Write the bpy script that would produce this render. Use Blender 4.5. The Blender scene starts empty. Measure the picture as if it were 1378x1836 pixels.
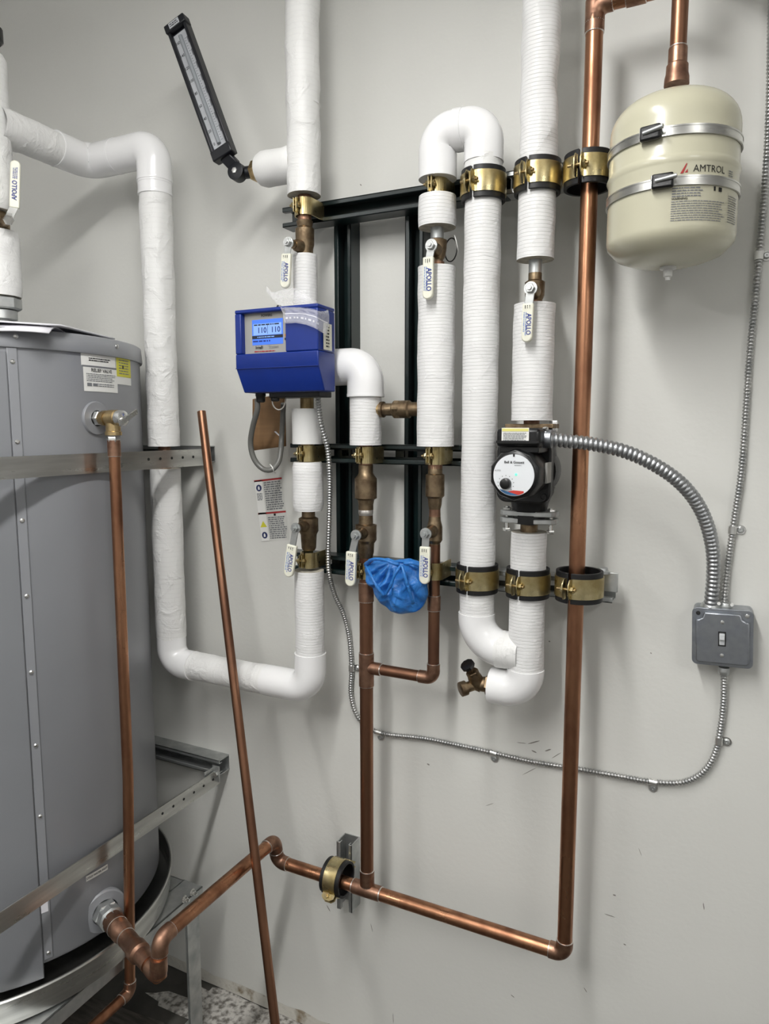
import bpy, math, random
from mathutils import Vector as V, Matrix, noise
random.seed(7)
S = bpy.context.scene
COL = S.collection
PI = math.pi

# ------------------------------------------------------------------ camera
F, PSI, PIT, CD, CH = 1273.0, math.radians(26.3), math.radians(6.8), 1.41, 1.54
CF = V((-math.sin(PSI)*math.cos(PIT), math.cos(PSI)*math.cos(PIT), -math.sin(PIT)))
CR = V((math.cos(PSI), math.sin(PSI), 0))
CU = V((-math.sin(PSI)*math.sin(PIT), math.cos(PSI)*math.sin(PIT), math.cos(PIT)))
CC = V((0, -CD, CH))
cam = bpy.data.cameras.new('camera')
camo = bpy.data.objects.new('camera', cam)
COL.objects.link(camo)
camo.matrix_world = Matrix(((CR.x, CU.x, -CF.x, CC.x), (CR.y, CU.y, -CF.y, CC.y), (CR.z, CU.z, -CF.z, CC.z), (0, 0, 0, 1)))
cam.sensor_fit = 'HORIZONTAL'; cam.sensor_width = 36; cam.lens = F/1378*36
cam.clip_start = 0.02
S.camera = camo

# ------------------------------------------------------------------ world, lights, exposure
wd = bpy.data.worlds.new('world'); S.world = wd; wd.use_nodes = True
wd.node_tree.nodes['Background'].inputs[0].default_value = (0.8, 0.85, 0.9, 1)
wd.node_tree.nodes['Background'].inputs[1].default_value = 0.05
S.view_settings.view_transform = 'Standard'; S.view_settings.look = 'None'
S.view_settings.exposure = 0.13; S.view_settings.gamma = 1.0
S.view_settings.use_curve_mapping = False
LX, LZ = -0.48, 2.56                       # the strip lamp over the pipes, at right angles to the wall
def area(name, loc, sx, sy, power, col=(1, 0.995, 0.985)):
    l = bpy.data.lights.new(name, 'AREA'); l.shape = 'RECTANGLE'; l.size = sx; l.size_y = sy
    l.energy = power; l.color = col
    o = bpy.data.objects.new(name, l); COL.objects.link(o); o.location = loc
    return o
area('strip_lamp_light', (LX, -1.80, LZ-0.012), 0.10, 2.10, 24)
area('left_fill_light', (-1.9, -2.6, LZ-0.012), 0.12, 1.10, 6)  # added fill from the left, lifts the dark lower side of the heater
area('rear_fill_light', (1.5, -2.3, LZ-0.012), 0.12, 1.10, 7)  # added fill from the rear right, evens out the wall brightness

# ------------------------------------------------------------------ helpers
def ray(x, y):
    return CF + CR*((x-689)/F) - CU*((y-918)/F)
def at(x, y, d):
    """world point seen at photo pixel x, y on the plane d metres in front of the back wall"""
    v = ray(x, y); return CC + v*((-d-CC.y)/v.y)
def atz(x, y, z):
    v = ray(x, y); return CC + v*((z-CC.z)/v.z)
def atx(x, y, xx):
    v = ray(x, y); return CC + v*((xx-CC.x)/v.x)
def dep(P):
    return (P-CC).dot(CF)
def rad(w, P):
    return w/2*dep(P)/F
def P3(x, d, z): return V((x, -d, z))

class MB:
    def __init__(s): s.v = []; s.f = []; s.uv = []; s.m = []; s.cm = 0
    def add(s, pts): n = len(s.v); s.v += [V(p) for p in pts]; return n
    def face(s, idx, uv=None): s.f.append(idx); s.uv.append(uv); s.m.append(s.cm)
    def box(s, c, size, ax=None):
        ax = ax or (V((1, 0, 0)), V((0, 1, 0)), V((0, 0, 1))); c = V(c)
        h = [size[0]/2, size[1]/2, size[2]/2]
        n = s.add([c+ax[0]*h[0]*i+ax[1]*h[1]*j+ax[2]*h[2]*k for i in (-1, 1) for j in (-1, 1) for k in (-1, 1)])
        for q in ((0, 1, 3, 2), (4, 6, 7, 5), (0, 4, 5, 1), (2, 3, 7, 6), (0, 2, 6, 4), (1, 5, 7, 3)): s.face([n+i for i in q])
        return s
    def span(s, a, b, w, t, wdir):
        """a bar from a to b, w wide along wdir, t thick"""
        a, b = V(a), V(b); z = (b-a); L = z.length; z.normalize(); x = V(wdir); x = (x-z*x.dot(z)).normalized(); y = z.cross(x)
        return s.box((a+b)/2, (w, t, L), (x, y, z))
    def tube(s, path, r, seg=24, cap=True, uvoff=0, up=None, closed=False):
        n = len(path); path = [V(p) for p in path]
        rr = r if isinstance(r, (list, tuple)) else [r]*n
        T = []
        for i in range(n):
            a = path[max(i-1, 0)]; b = path[min(i+1, n-1)]
            t = (b-a)
            if t.length < 1e-9: t = V((0, 0, 1))
            T.append(t.normalized())
        ref = up or (V((0, 0, 1)) if abs(T[0].z) < .9 else V((0, -1, 0)))
        x = (ref-T[0]*ref.dot(T[0])).normalized(); L = uvoff; base = []
        for i in range(n):
            if i:
                L += (path[i]-path[i-1]).length
                x = (x-T[i]*x.dot(T[i])).normalized()
            y = T[i].cross(x)
            base.append((s.add([path[i]+(x*math.cos(2*PI*k/seg)+y*math.sin(2*PI*k/seg))*rr[i] for k in range(seg)]), L))
        for i in range(n-1):
            a, la = base[i]; b, lb = base[i+1]
            for k in range(seg):
                k2 = (k+1) % seg
                s.face([a+k, a+k2, b+k2, b+k], [(k/seg, la), ((k+1)/seg, la), ((k+1)/seg, lb), (k/seg, lb)])
        if cap:
            s.face([base[0][0]+k for k in range(seg)][::-1]); s.face([base[-1][0]+k for k in range(seg)])
        return s
    def lathe(s, prof, o, ax, seg=32, ref=None, phase=0):
        """prof: (t along ax, radius)"""
        o = V(o); ax = V(ax).normalized()
        ref = V(ref) if ref else (V((0, -1, 0)) if abs(ax.y) < .9 else V((1, 0, 0)))
        x = (ref-ax*ref.dot(ax)).normalized(); y = ax.cross(x); b = []
        for t, r in prof:
            b.append(s.add([o+ax*t+(x*math.cos(2*PI*k/seg+phase)+y*math.sin(2*PI*k/seg+phase))*r for k in range(seg)]))
        for i in range(len(prof)-1):
            for k in range(seg):
                k2 = (k+1) % seg
                s.face([b[i]+k, b[i]+k2, b[i+1]+k2, b[i+1]+k], [(k/seg, prof[i][0]), ((k+1)/seg, prof[i][0]), ((k+1)/seg, prof[i+1][0]), (k/seg, prof[i+1][0])])
        if prof[0][1] > 1e-6: s.face([b[0]+k for k in range(seg)][::-1])
        if prof[-1][1] > 1e-6: s.face([b[-1]+k for k in range(seg)])
        return s
    def hexa(s, o, ax, r, h, seg=6): return s.lathe([(0, r*.92), (h*.12, r), (h*.88, r), (h, r*.92)], o, ax, seg)
    def arc(s, c, ax, ref, ri, ro, h, a0, a1, n=32):
        """flat band (rectangular section) round ax, from angle a0 to a1 measured from ref"""
        c = V(c); ax = V(ax).normalized(); x = V(ref).normalized(); y = ax.cross(x); b = []
        for i in range(n+1):
            a = a0+(a1-a0)*i/n; d = x*math.cos(a)+y*math.sin(a)
            b.append(s.add([c+d*ri-ax*h/2, c+d*ro-ax*h/2, c+d*ro+ax*h/2, c+d*ri+ax*h/2]))
        for i in range(n):
            for k in range(4): s.face([b[i]+k, b[i]+(k+1) % 4, b[i+1]+(k+1) % 4, b[i+1]+k])
        s.face([b[0]+k for k in range(4)][::-1]); s.face([b[n]+k for k in range(4)])
        return s
    def prism(s, poly, o, u, v, n, t):
        o, u, v, n = V(o), V(u), V(v), V(n); N = len(poly)
        a = s.add([o+u*p[0]+v*p[1] for p in poly]); b = s.add([o+u*p[0]+v*p[1]+n*t for p in poly])
        s.face([a+i for i in range(N)][::-1]); s.face([b+i for i in range(N)])
        for i in range(N): j = (i+1) % N; s.face([a+i, a+j, b+j, b+i])
        return s
    def grid(s, fn, nu, nv):
        b = s.add([fn(i/nu, j/nv) for j in range(nv+1) for i in range(nu+1)])
        for j in range(nv):
            for i in range(nu):
                a = b+j*(nu+1)+i
                s.face([a, a+1, a+nu+2, a+nu+1], [(i/nu, j/nv), ((i+1)/nu, j/nv), ((i+1)/nu, (j+1)/nv), (i/nu, (j+1)/nv)])
        return s

def tag(o, label=None, cat=None, group=None, kind=None):
    if label: o['label'] = label
    if cat: o['category'] = cat
    if group: o['group'] = group
    if kind: o['kind'] = kind
    return o
ROOT = {}
def thing(name, label, cat, loc, group=None):
    o = bpy.data.objects.new(name, None); COL.objects.link(o); o.location = loc; o.empty_display_size = .05
    ROOT[o.name] = V(loc); return tag(o, label, cat, group)
def obj(name, mb, mat, parent=None, sharp=35, loc=None, bevel=0, label=None, flat=False):
    me = bpy.data.meshes.new(name)
    off = ROOT[parent.name] if parent else (V(loc) if loc else V((0, 0, 0)))
    me.from_pydata([p-off for p in mb.v], [], mb.f)
    mats = mat if isinstance(mat, (list, tuple)) else [mat]
    for m in mats: me.materials.append(m)
    if any(mb.m): me.polygons.foreach_set('material_index', mb.m)
    if any(u is not None for u in mb.uv):
        uvl = me.uv_layers.new(name='UVMap'); dat = []
        for f, u in zip(mb.f, mb.uv):
            dat += [c for p in (u if u is not None else [(0, 0)]*len(f)) for c in p]
        uvl.data.foreach_set('uv', dat)
    me.update(); me.validate()
    if not flat:
        me.shade_smooth(); me.set_sharp_from_angle(angle=math.radians(sharp))
    o = bpy.data.objects.new(name, me); COL.objects.link(o)
    if parent: o.parent = parent; ROOT[o.name] = off
    else: o.location = off; ROOT[o.name] = off
    if bevel:
        b = o.modifiers.new('bevel', 'BEVEL'); b.width = bevel; b.segments = 2; b.limit_method = 'ANGLE'; b.angle_limit = math.radians(40)
        b.harden_normals = False
    if label: o['label'] = label
    return o

def fillet(pts, r, n=10):
    pts = [V(p) for p in pts]; out = [pts[0]]
    for i in range(1, len(pts)-1):
        a, b, c = pts[i-1], pts[i], pts[i+1]
        u = (a-b); w = (c-b); lu, lw = u.length, w.length; u.normalize(); w.normalize()
        ang = u.angle(w); t = min(r/math.tan(ang/2), lu*.95, lw*.95); rr = t*math.tan(ang/2)
        cen = b+(u+w).normalized()*(rr/math.sin(ang/2))
        p, q = b+u*t-cen, b+w*t-cen; th = p.angle(q)
        for k in range(n+1):
            s_ = k/n; out.append(cen+(p*math.sin((1-s_)*th)+q*math.sin(s_*th))/math.sin(th) if th > 1e-4 else b)
    out.append(pts[-1]); return out
def resample(path, step):
    out = [path[0]]; L = 0
    for i in range(1, len(path)):
        a, b = path[i-1], path[i]; d = (b-a).length; n = max(1, int(d/step))
        out += [a+(b-a)*(k/n) for k in range(1, n+1)]
    return out
def spline(pts, step):
    pts = [V(p) for p in pts]; out = []
    q = [pts[0]*2-pts[1]]+pts+[pts[-1]*2-pts[-2]]
    for i in range(1, len(q)-2):
        p0, p1, p2, p3 = q[i-1:i+3]; n = max(2, int((p2-p1).length/(step*.25)))
        for k in range(n):
            t = k/n
            out.append(.5*((2*p1)+(p2-p0)*t+(2*p0-5*p1+4*p2-p3)*t*t+(3*p1-p0-3*p2+p3)*t**3))
    out.append(pts[-1]); res = [out[0]]; acc = 0       # equal steps
    for i in range(1, len(out)):
        a, b = out[i-1], out[i]; d = (b-a).length
        while acc+d >= step:
            a = a+(b-a)*((step-acc)/d); d = (b-a).length; acc = 0; res.append(a)
            if d < 1e-9: break
        acc += d
    return res

# ------------------------------------------------------------------ materials
def lin(c): return tuple((x/12.92 if x <= .04045 else ((x+.055)/1.055)**2.4) for x in c)
def hexc(h): return lin(tuple(int(h[i:i+2], 16)/255 for i in (0, 2, 4)))
def new(name):
    m = bpy.data.materials.new(name); m.use_nodes = True; nt = m.node_tree
    return m, nt, nt.nodes['Principled BSDF']
def nd(nt, t, **k):
    n = nt.nodes.new(t)
    for a, b in k.items(): setattr(n, a, b)
    return n
def mat(name, col, rough=.5, metal=0, var=.0, vscale=20, bump=0, bscale=80, coat=0, col2=None, rvar=0, detail=4, stretch=None, thr=(.35, .65), spec=None, ior=None):
    """principled material with noise-driven colour, roughness and relief in object space"""
    m, nt, b = new(name); c = hexc(col) if isinstance(col, str) else col
    b.inputs['Base Color'].default_value = (*c, 1); b.inputs['Roughness'].default_value = rough; b.inputs['Metallic'].default_value = metal
    if coat: b.inputs['Coat Weight'].default_value = coat; b.inputs['Coat Roughness'].default_value = .12
    if spec is not None: b.inputs['Specular IOR Level'].default_value = spec
    tc = nd(nt, 'ShaderNodeTexCoord'); src = tc.outputs['Object']
    if stretch:
        mp = nd(nt, 'ShaderNodeMapping'); mp.inputs['Scale'].default_value = stretch; nt.links.new(src, mp.inputs[0]); src = mp.outputs[0]
    if var or col2 or rvar:
        n = nd(nt, 'ShaderNodeTexNoise'); n.inputs['Scale'].default_value = vscale; n.inputs['Detail'].default_value = detail; nt.links.new(src, n.inputs[0])
        mr = nd(nt, 'ShaderNodeMapRange'); mr.inputs['From Min'].default_value = thr[0]; mr.inputs['From Max'].default_value = thr[1]; nt.links.new(n.outputs['Fac'], mr.inputs['Value'])
        mx = nd(nt, 'ShaderNodeMix', data_type='RGBA'); nt.links.new(mr.outputs[0], mx.inputs[0])
        c2 = (hexc(col2) if isinstance(col2, str) else col2) if col2 else tuple(x*(1-var) for x in c)
        mx.inputs[6].default_value = (*c, 1); mx.inputs[7].default_value = (*c2, 1); nt.links.new(mx.outputs[2], b.inputs['Base Color'])
        if rvar:
            m2 = nd(nt, 'ShaderNodeMapRange'); m2.inputs['To Min'].default_value = rough; m2.inputs['To Max'].default_value = rough+rvar
            nt.links.new(mr.outputs[0], m2.inputs['Value']); nt.links.new(m2.outputs[0], b.inputs['Roughness'])
    if bump:
        n = nd(nt, 'ShaderNodeTexNoise'); n.inputs['Scale'].default_value = bscale; n.inputs['Detail'].default_value = 3; nt.links.new(src, n.inputs[0])
        bp = nd(nt, 'ShaderNodeBump'); bp.inputs['Strength'].default_value = 1; bp.inputs['Distance'].default_value = bump
        nt.links.new(n.outputs['Fac'], bp.inputs['Height']); nt.links.new(bp.outputs[0], b.inputs['Normal'])
    return m
def wrap_mat(name, col, pitch, rib, wr, rough=.45):
    """paper pipe jacket: fine ribs round the pipe (from the length coordinate), soft wrinkles"""
    m, nt, b = new(name); c = hexc(col)
    b.inputs['Roughness'].default_value = rough
    tc = nd(nt, 'ShaderNodeTexCoord'); sp = nd(nt, 'ShaderNodeSeparateXYZ'); nt.links.new(tc.outputs['UV'], sp.inputs[0])
    nz = nd(nt, 'ShaderNodeTexNoise'); nz.inputs['Scale'].default_value = 14; nz.inputs['Detail'].default_value = 2; nt.links.new(tc.outputs['Object'], nz.inputs[0])
    ad = nd(nt, 'ShaderNodeMath', operation='MULTIPLY_ADD'); nt.links.new(nz.outputs['Fac'], ad.inputs[0]); ad.inputs[1].default_value = pitch*.9; nt.links.new(sp.outputs['Y'], ad.inputs[2])
    md = nd(nt, 'ShaderNodeMath', operation='MODULO'); dv = nd(nt, 'ShaderNodeMath', operation='DIVIDE'); nt.links.new(ad.outputs[0], dv.inputs[0]); dv.inputs[1].default_value = pitch
    fr = nd(nt, 'ShaderNodeMath', operation='FRACT'); nt.links.new(dv.outputs[0], fr.inputs[0])
    pp = nd(nt, 'ShaderNodeMath', operation='PINGPONG'); nt.links.new(dv.outputs[0], pp.inputs[0]); pp.inputs[1].default_value = .5
    ln = nd(nt, 'ShaderNodeMapRange'); ln.inputs['From Min'].default_value = 0; ln.inputs['From Max'].default_value = .13; ln.inputs['To Min'].default_value = 0; ln.inputs['To Max'].default_value = 1; nt.links.new(pp.outputs[0], ln.inputs['Value'])
    n1 = nd(nt, 'ShaderNodeTexNoise'); n1.inputs['Scale'].default_value = 26; n1.inputs['Detail'].default_value = 5; n1.inputs['Roughness'].default_value = .55; n1.inputs['Distortion'].default_value = .8; nt.links.new(tc.outputs['Object'], n1.inputs[0])
    rg = nd(nt, 'ShaderNodeMapRange'); rg.interpolation_type = 'SMOOTHSTEP'; rg.inputs['From Min'].default_value = .45; rg.inputs['From Max'].default_value = .75; nt.links.new(n1.outputs['Fac'], rg.inputs['Value'])
    b1 = nd(nt, 'ShaderNodeBump'); b1.inputs['Strength'].default_value = 1; b1.inputs['Distance'].default_value = wr; nt.links.new(rg.outputs[0], b1.inputs['Height'])
    b2 = nd(nt, 'ShaderNodeBump'); b2.inputs['Strength'].default_value = 1; b2.inputs['Distance'].default_value = rib; nt.links.new(ln.outputs[0], b2.inputs['Height']); nt.links.new(b1.outputs[0], b2.inputs['Normal'])
    nt.links.new(b2.outputs[0], b.inputs['Normal'])
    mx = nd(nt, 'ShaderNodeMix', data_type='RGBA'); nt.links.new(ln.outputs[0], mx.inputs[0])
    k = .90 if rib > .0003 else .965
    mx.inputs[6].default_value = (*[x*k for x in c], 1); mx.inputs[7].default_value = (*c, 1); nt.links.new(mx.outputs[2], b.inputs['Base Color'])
    return m
def emis(name, col, strength, base='000000'):
    m, nt, b = new(name); b.inputs['Base Color'].default_value = (*hexc(base), 1)
    b.inputs['Emission Color'].default_value = (*hexc(col), 1); b.inputs['Emission Strength'].default_value = strength; return m

M = {}
M['wall'] = mat('wall_paint', 'd8d8d3', .42, bump=.0004, bscale=90, var=.035, vscale=3, spec=.3)
M['ceil'] = mat('ceiling_paint', 'dcdcdb', .8)
M['side'] = mat('side_wall_paint', 'c9c9c8', .6, var=.03, vscale=2)
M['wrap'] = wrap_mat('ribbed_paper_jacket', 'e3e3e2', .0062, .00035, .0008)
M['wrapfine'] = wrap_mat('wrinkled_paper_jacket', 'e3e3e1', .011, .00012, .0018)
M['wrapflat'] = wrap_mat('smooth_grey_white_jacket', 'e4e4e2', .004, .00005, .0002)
M['pvc'] = mat('white_pvc_cover', 'ececec', .22, coat=.3)
M['glass_wool'] = mat('insulation_end_face', 'b9b4a6', .9, var=.35, vscale=90, bump=.001, bscale=200)
M['copper'] = mat('copper', (.50, .255, .145), .25, 1, col2=(.20, .09, .052), vscale=22, rvar=.22, stretch=(1, 1, .35), thr=(.35, .7), bump=.0001, bscale=60)
M['copper_dull'] = mat('dull_brown_copper', (.35, .18, .108), .30, 1, col2=(.17, .085, .055), vscale=16, rvar=.22, stretch=(1, 1, .3), thr=(.35, .68))
M['fitting'] = mat('soldered_copper_fitting', (.44, .26, .175), .30, 1, col2=(.20, .11, .075), vscale=40, rvar=.25, thr=(.3, .65))
M['solder'] = mat('solder', (.78, .74, .70), .3, 1)
M['bronze'] = mat('bronze', (.30, .225, .14), .36, 1, col2=(.15, .105, .065), vscale=60, rvar=.15, bump=.0003, bscale=220)
M['brass'] = mat('brass', (.62, .47, .25), .28, 1, col2=(.36, .26, .13), vscale=45, rvar=.15)
M['gold'] = mat('yellow_zinc_plate', (.62, .53, .30), .26, 1, col2=(.38, .30, .14), vscale=35, rvar=.2)
M['rubber'] = mat('black_rubber', '0d0d0f', .5, var=.3, vscale=80)
M['green'] = mat('dark_green_painted_steel', '0b1f1f', .33, var=.4, vscale=12, spec=.6)
M['galv'] = mat('galvanised_steel', (.60, .61, .60), .34, .9, col2=(.40, .42, .42), vscale=28, rvar=.2, thr=(.3, .7))
M['band'] = mat('brushed_aluminium', (.66, .66, .63), .26, 1, col2=(.48, .48, .46), vscale=6, rvar=.12, stretch=(1, 1, 9))
M['steel'] = mat('bright_steel', (.74, .74, .72), .2, 1, rvar=.2, vscale=30)
M['box'] = mat('pressed_steel_box', (.38, .40, .43), .28, .95, col2=(.27, .29, .32), vscale=35, rvar=.2)
M['conduit'] = mat('flexible_conduit_steel', (.62, .62, .61), .30, 1, col2=(.42, .43, .43), vscale=40, rvar=.12)
M['conduit_big'] = mat('wide_conduit_steel', (.46, .47, .48), .30, .95, col2=(.36, .37, .38), vscale=40, rvar=.12)
M['heater'] = mat('grey_tank_enamel', '909296', .36, .12, var=.06, vscale=4, bump=.0002, bscale=30)
M['heater2'] = mat('dark_grey_tank_enamel', '828488', .36, .12, var=.06, vscale=4)
M['cream'] = mat('cream_tank_paint', 'c3c0a9', .26, coat=.35, var=.03, vscale=6)
M['blue'] = mat('blue_plastic', '0b2c80', .36, bump=.0001, bscale=400, var=.06, vscale=30)
M['black'] = mat('black_plastic', '0b0b0c', .34, var=.2, vscale=30)
M['castblack'] = mat('black_cast_metal', '111213', .38, bump=.0005, bscale=150, var=.3, vscale=40)
M['therm'] = mat('black_thermometer_case', '101218', .4)
M['white'] = mat('white_print_stock', 'e6e6e2', .45)
M['offwhite'] = mat('cream_vinyl_grip', 'e8e7d6', .38, var=.06, vscale=40)
M['grey'] = mat('grey_bezel', '9b9a95', .4)
M['ink'] = mat('black_ink', '141414', .6)
M['greyink'] = mat('grey_ink', '74767a', .6)
M['blueink'] = mat('blue_ink', '172f86', .5)
M['redink'] = mat('red_ink', 'a32a2c', .5)
M['yellow'] = mat('yellow_label', 'd4cf3c', .5)
M['card'] = mat('brown_cardboard', '8a6a48', .75, var=.15, vscale=8, stretch=(1, 1, 12))
M['cable'] = mat('grey_cable_sheath', '63635f', .35)
M['paper'] = mat('paper', 'dcdbe0', .6)
M['concrete'] = mat('concrete_floor', '56544f', .75, col2='2f2e2b', vscale=5, detail=8, bump=.001, bscale=60)
M['plaster'] = mat('dirty_wall_edge', 'c2bfb6', .8, col2='75654a', vscale=24, detail=7, thr=(.54, .7), bump=.002, bscale=70)
M['dust'] = mat('white_plaster_spill', 'c4c1bb', .9, col2='6e6a64', vscale=75, detail=9, thr=(.42, .64), bump=.003, bscale=60)
M['wood'] = mat('grimy_timber', '55504a', .8, var=.5, vscale=16, stretch=(1, 8, 8), bump=.001, bscale=60)
M['scuff'] = mat('scuff_mark', '85827b', .6)
M['screen'] = emis('lit_blue_screen', '4f86ff', .95)
M['screenlow'] = emis('screen_bar', '2b3a55', .35)
M['screenink'] = mat('screen_digits', '152a78', .5)
M['screentext'] = emis('pale_screen_area', '8fb8ff', 1.0)
M['led'] = emis('green_led', '6dffc0', 1.5)
M['tube'] = emis('lamp_diffuser', 'fffdfa', 27, 'ffffff')
def glove_mat():
    m, nt, b = new('blue_nitrile'); b.inputs['Base Color'].default_value = (*hexc('2f76c0'), 1); b.inputs['Roughness'].default_value = .38
    b.inputs['Subsurface Weight'].default_value = .35; b.inputs['Subsurface Radius'].default_value = (.01, .02, .03); b.inputs['Subsurface Scale'].default_value = .6
    tc = nd(nt, 'ShaderNodeTexCoord'); n = nd(nt, 'ShaderNodeTexNoise'); n.inputs['Scale'].default_value = 45; n.inputs['Detail'].default_value = 4; n.inputs['Distortion'].default_value = 1.5
    nt.links.new(tc.outputs['Object'], n.inputs[0]); bp = nd(nt, 'ShaderNodeBump'); bp.inputs['Distance'].default_value = .004; nt.links.new(n.outputs[0], bp.inputs['Height']); nt.links.new(bp.outputs[0], b.inputs['Normal'])
    return m
M['glove'] = glove_mat()
def film_mat():
    m, nt, b = new('clear_polythene'); b.inputs['Base Color'].default_value = (.9, .9, .93, 1); b.inputs['Roughness'].default_value = .16
    b.inputs['Alpha'].default_value = .34
    tc = nd(nt, 'ShaderNodeTexCoord'); n = nd(nt, 'ShaderNodeTexNoise'); n.inputs['Scale'].default_value = 60; n.inputs['Detail'].default_value = 3; n.inputs['Distortion'].default_value = 2
    nt.links.new(tc.outputs['Object'], n.inputs[0]); bp = nd(nt, 'ShaderNodeBump'); bp.inputs['Distance'].default_value = .003; nt.links.new(n.outputs[0], bp.inputs['Height']); nt.links.new(bp.outputs[0], b.inputs['Normal'])
    return m
M['film'] = film_mat()

# ------------------------------------------------------------------ flat print
def text_poly(txt, size, font_bold=False):
    cu = bpy.data.curves.new('t', 'FONT'); cu.body = txt; cu.size = size; cu.align_x = 'CENTER'; cu.align_y = 'CENTER'; cu.resolution_u = 2
    if font_bold: cu.offset = size*.018
    o = bpy.data.objects.new('t', cu); COL.objects.link(o)
    dg = bpy.context.evaluated_depsgraph_get(); me = o.evaluated_get(dg).to_mesh()
    vs = [tuple(v.co) for v in me.vertices]; fs = [list(p.vertices) for p in me.polygons]
    o.evaluated_get(dg).to_mesh_clear(); bpy.data.objects.remove(o); bpy.data.curves.remove(cu); return vs, fs
def text(name, txt, size, fn, m, parent, x=0, y=0, bold=False, sx=1, rot=0):
    vs, fs = text_poly(txt, size, bold); mb = MB(); c, s_ = math.cos(rot), math.sin(rot)
    mb.add([fn(x+(v[0]*sx)*c-v[1]*s_, y+(v[0]*sx)*s_+v[1]*c) for v in vs])
    for f in fs: mb.face(f)
    return obj(name, mb, m, parent, flat=True)
def plane_fn(o, u, v, e=.0012):
    o, u, v = V(o), V(u).normalized(), V(v).normalized(); n = u.cross(v)
    return lambda x, y: o+u*x+v*y+n*e
def cyl_fn(cx, cy, R, th0, z0, e=.001):
    return lambda x, y: V((cx+(R+e)*math.cos(th0+x/R), cy+(R+e)*math.sin(th0+x/R), z0+y))
def patch(name, fn, w, h, m, parent, x=0, y=0, n=10, **k):
    mb = MB(); mb.grid(lambda a, b: fn(x+(a-.5)*w, y+(b-.5)*h), n, 1); return obj(name, mb, m, parent, flat=True, **k)
def fine_print(name, fn, w, h, rows, m, parent, x=0, y=0, seed=1, fill=.45, gap=.3):
    r = random.Random(seed); mb = MB(); rh = h/rows
    for i in range(rows):
        yy = y+h/2-(i+.5)*rh; xx = x-w/2; end = x+w/2-(r.random()*w*.15)
        while xx < end:
            L = min(rh*(.5+r.random()*1.8), end-xx)
            if L < rh*.2: break
            t = rh*fill/2
            b = mb.add([fn(xx, yy-t), fn(xx+L, yy-t), fn(xx+L, yy+t), fn(xx, yy+t)]); mb.face([b, b+1, b+2, b+3]); xx += L+rh*gap
    return obj(name, mb, m, parent, flat=True)

# ------------------------------------------------------------------ room shell
def struct(name, lo, hi, m):
    mb = MB(); lo, hi = V(lo), V(hi); mb.box((lo+hi)/2, hi-lo); return tag(obj(name, mb, m, flat=True), kind='structure')
CZ = 2.78
wall_back = struct('wall_back', (-3.0, 0, -.0), (2.3, .12, CZ), M['wall'])
struct('floor', (-3.0, -3.6, -.1), (2.3, .12, 0), M['concrete'])
struct('ceiling', (-3.0, -3.6, CZ), (2.3, .12, CZ+.1), M['ceil'])
struct('wall_left', (-3.1, -3.6, 0), (-3.0, .12, CZ), M['side'])
struct('wall_right', (2.3, -3.6, 0), (2.4, .12, CZ), M['side'])
struct('wall_front', (-3.1, -3.7, 0), (2.4, -3.6, CZ), M['side'])
def wall_edge():
    mb = MB(); n = 90
    def f(a, b):
        x = -2.4+a*4.4
        if b < .5: return V((x, -.0045-.004*noise.noise(V((x*9, 1, 0))), .003))
        return V((x, -.0006, .033+.010*noise.noise(V((x*6, 4, 0)))+.01*noise.noise(V((x*23, 7, 0)))))
    mb.grid(f, n, 2)
    return tag(obj('baseboard_back', mb, M['plaster'], sharp=80), kind='structure')
wall_edge()
def scuffs():
    fn = lambda p: at(p[0], p[1], .0006)
    marks = [((945, 1334), (968, 1328), 2.2), ((925, 1331), (944, 1333), 1.2), ((952, 1345), (962, 1350), 2.5), ((976, 1347), (988, 1343), 2.5), ((988, 1360), (1006, 1349), 1.4), ((935, 1390), (962, 1376), 1.2),
             ((1098, 1604), (1104, 1606), 3), ((1082, 1638), (1103, 1645), 1.6), ((1117, 1692), (1122, 1695), 2.5), ((1260, 1618), (1262, 1632), 1.8), ((915, 1783), (922, 1789), 2), ((1046, 1770), (1052, 1780), 1.6),
             ((765, 1369), (770, 1372), 3), ((1165, 1170), (1168, 1172), 2), ((983, 1149), (986, 1151), 3), ((645, 330), (648, 333), 2), ((704, 1815), (705, 1836), 1.2), ((664, 1655), (668, 1672), 1.2), ((585, 1622), (592, 1635), 2.2), ((870, 1445), (885, 1440), 1), ((1144, 1520), (1150, 1535), 1)]
    for a, b, w in marks:
        A, B = at(*a, .0006), at(*b, .0006); u = (B-A).normalized(); n = V((0, -1, 0)); s_ = u.cross(n); t = rad(w, A)
        mb = MB(); q = mb.add([A, A+(B-A)*.3+s_*t, A+(B-A)*.8+s_*t*.8, B, A+(B-A)*.7-s_*t, A+(B-A)*.2-s_*t*.7]); mb.face([q+5, q+4, q+3, q+2, q+1, q])
        obj('scuff_mark', mb, M['scuff'], wall_back, flat=True)
scuffs()

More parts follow.
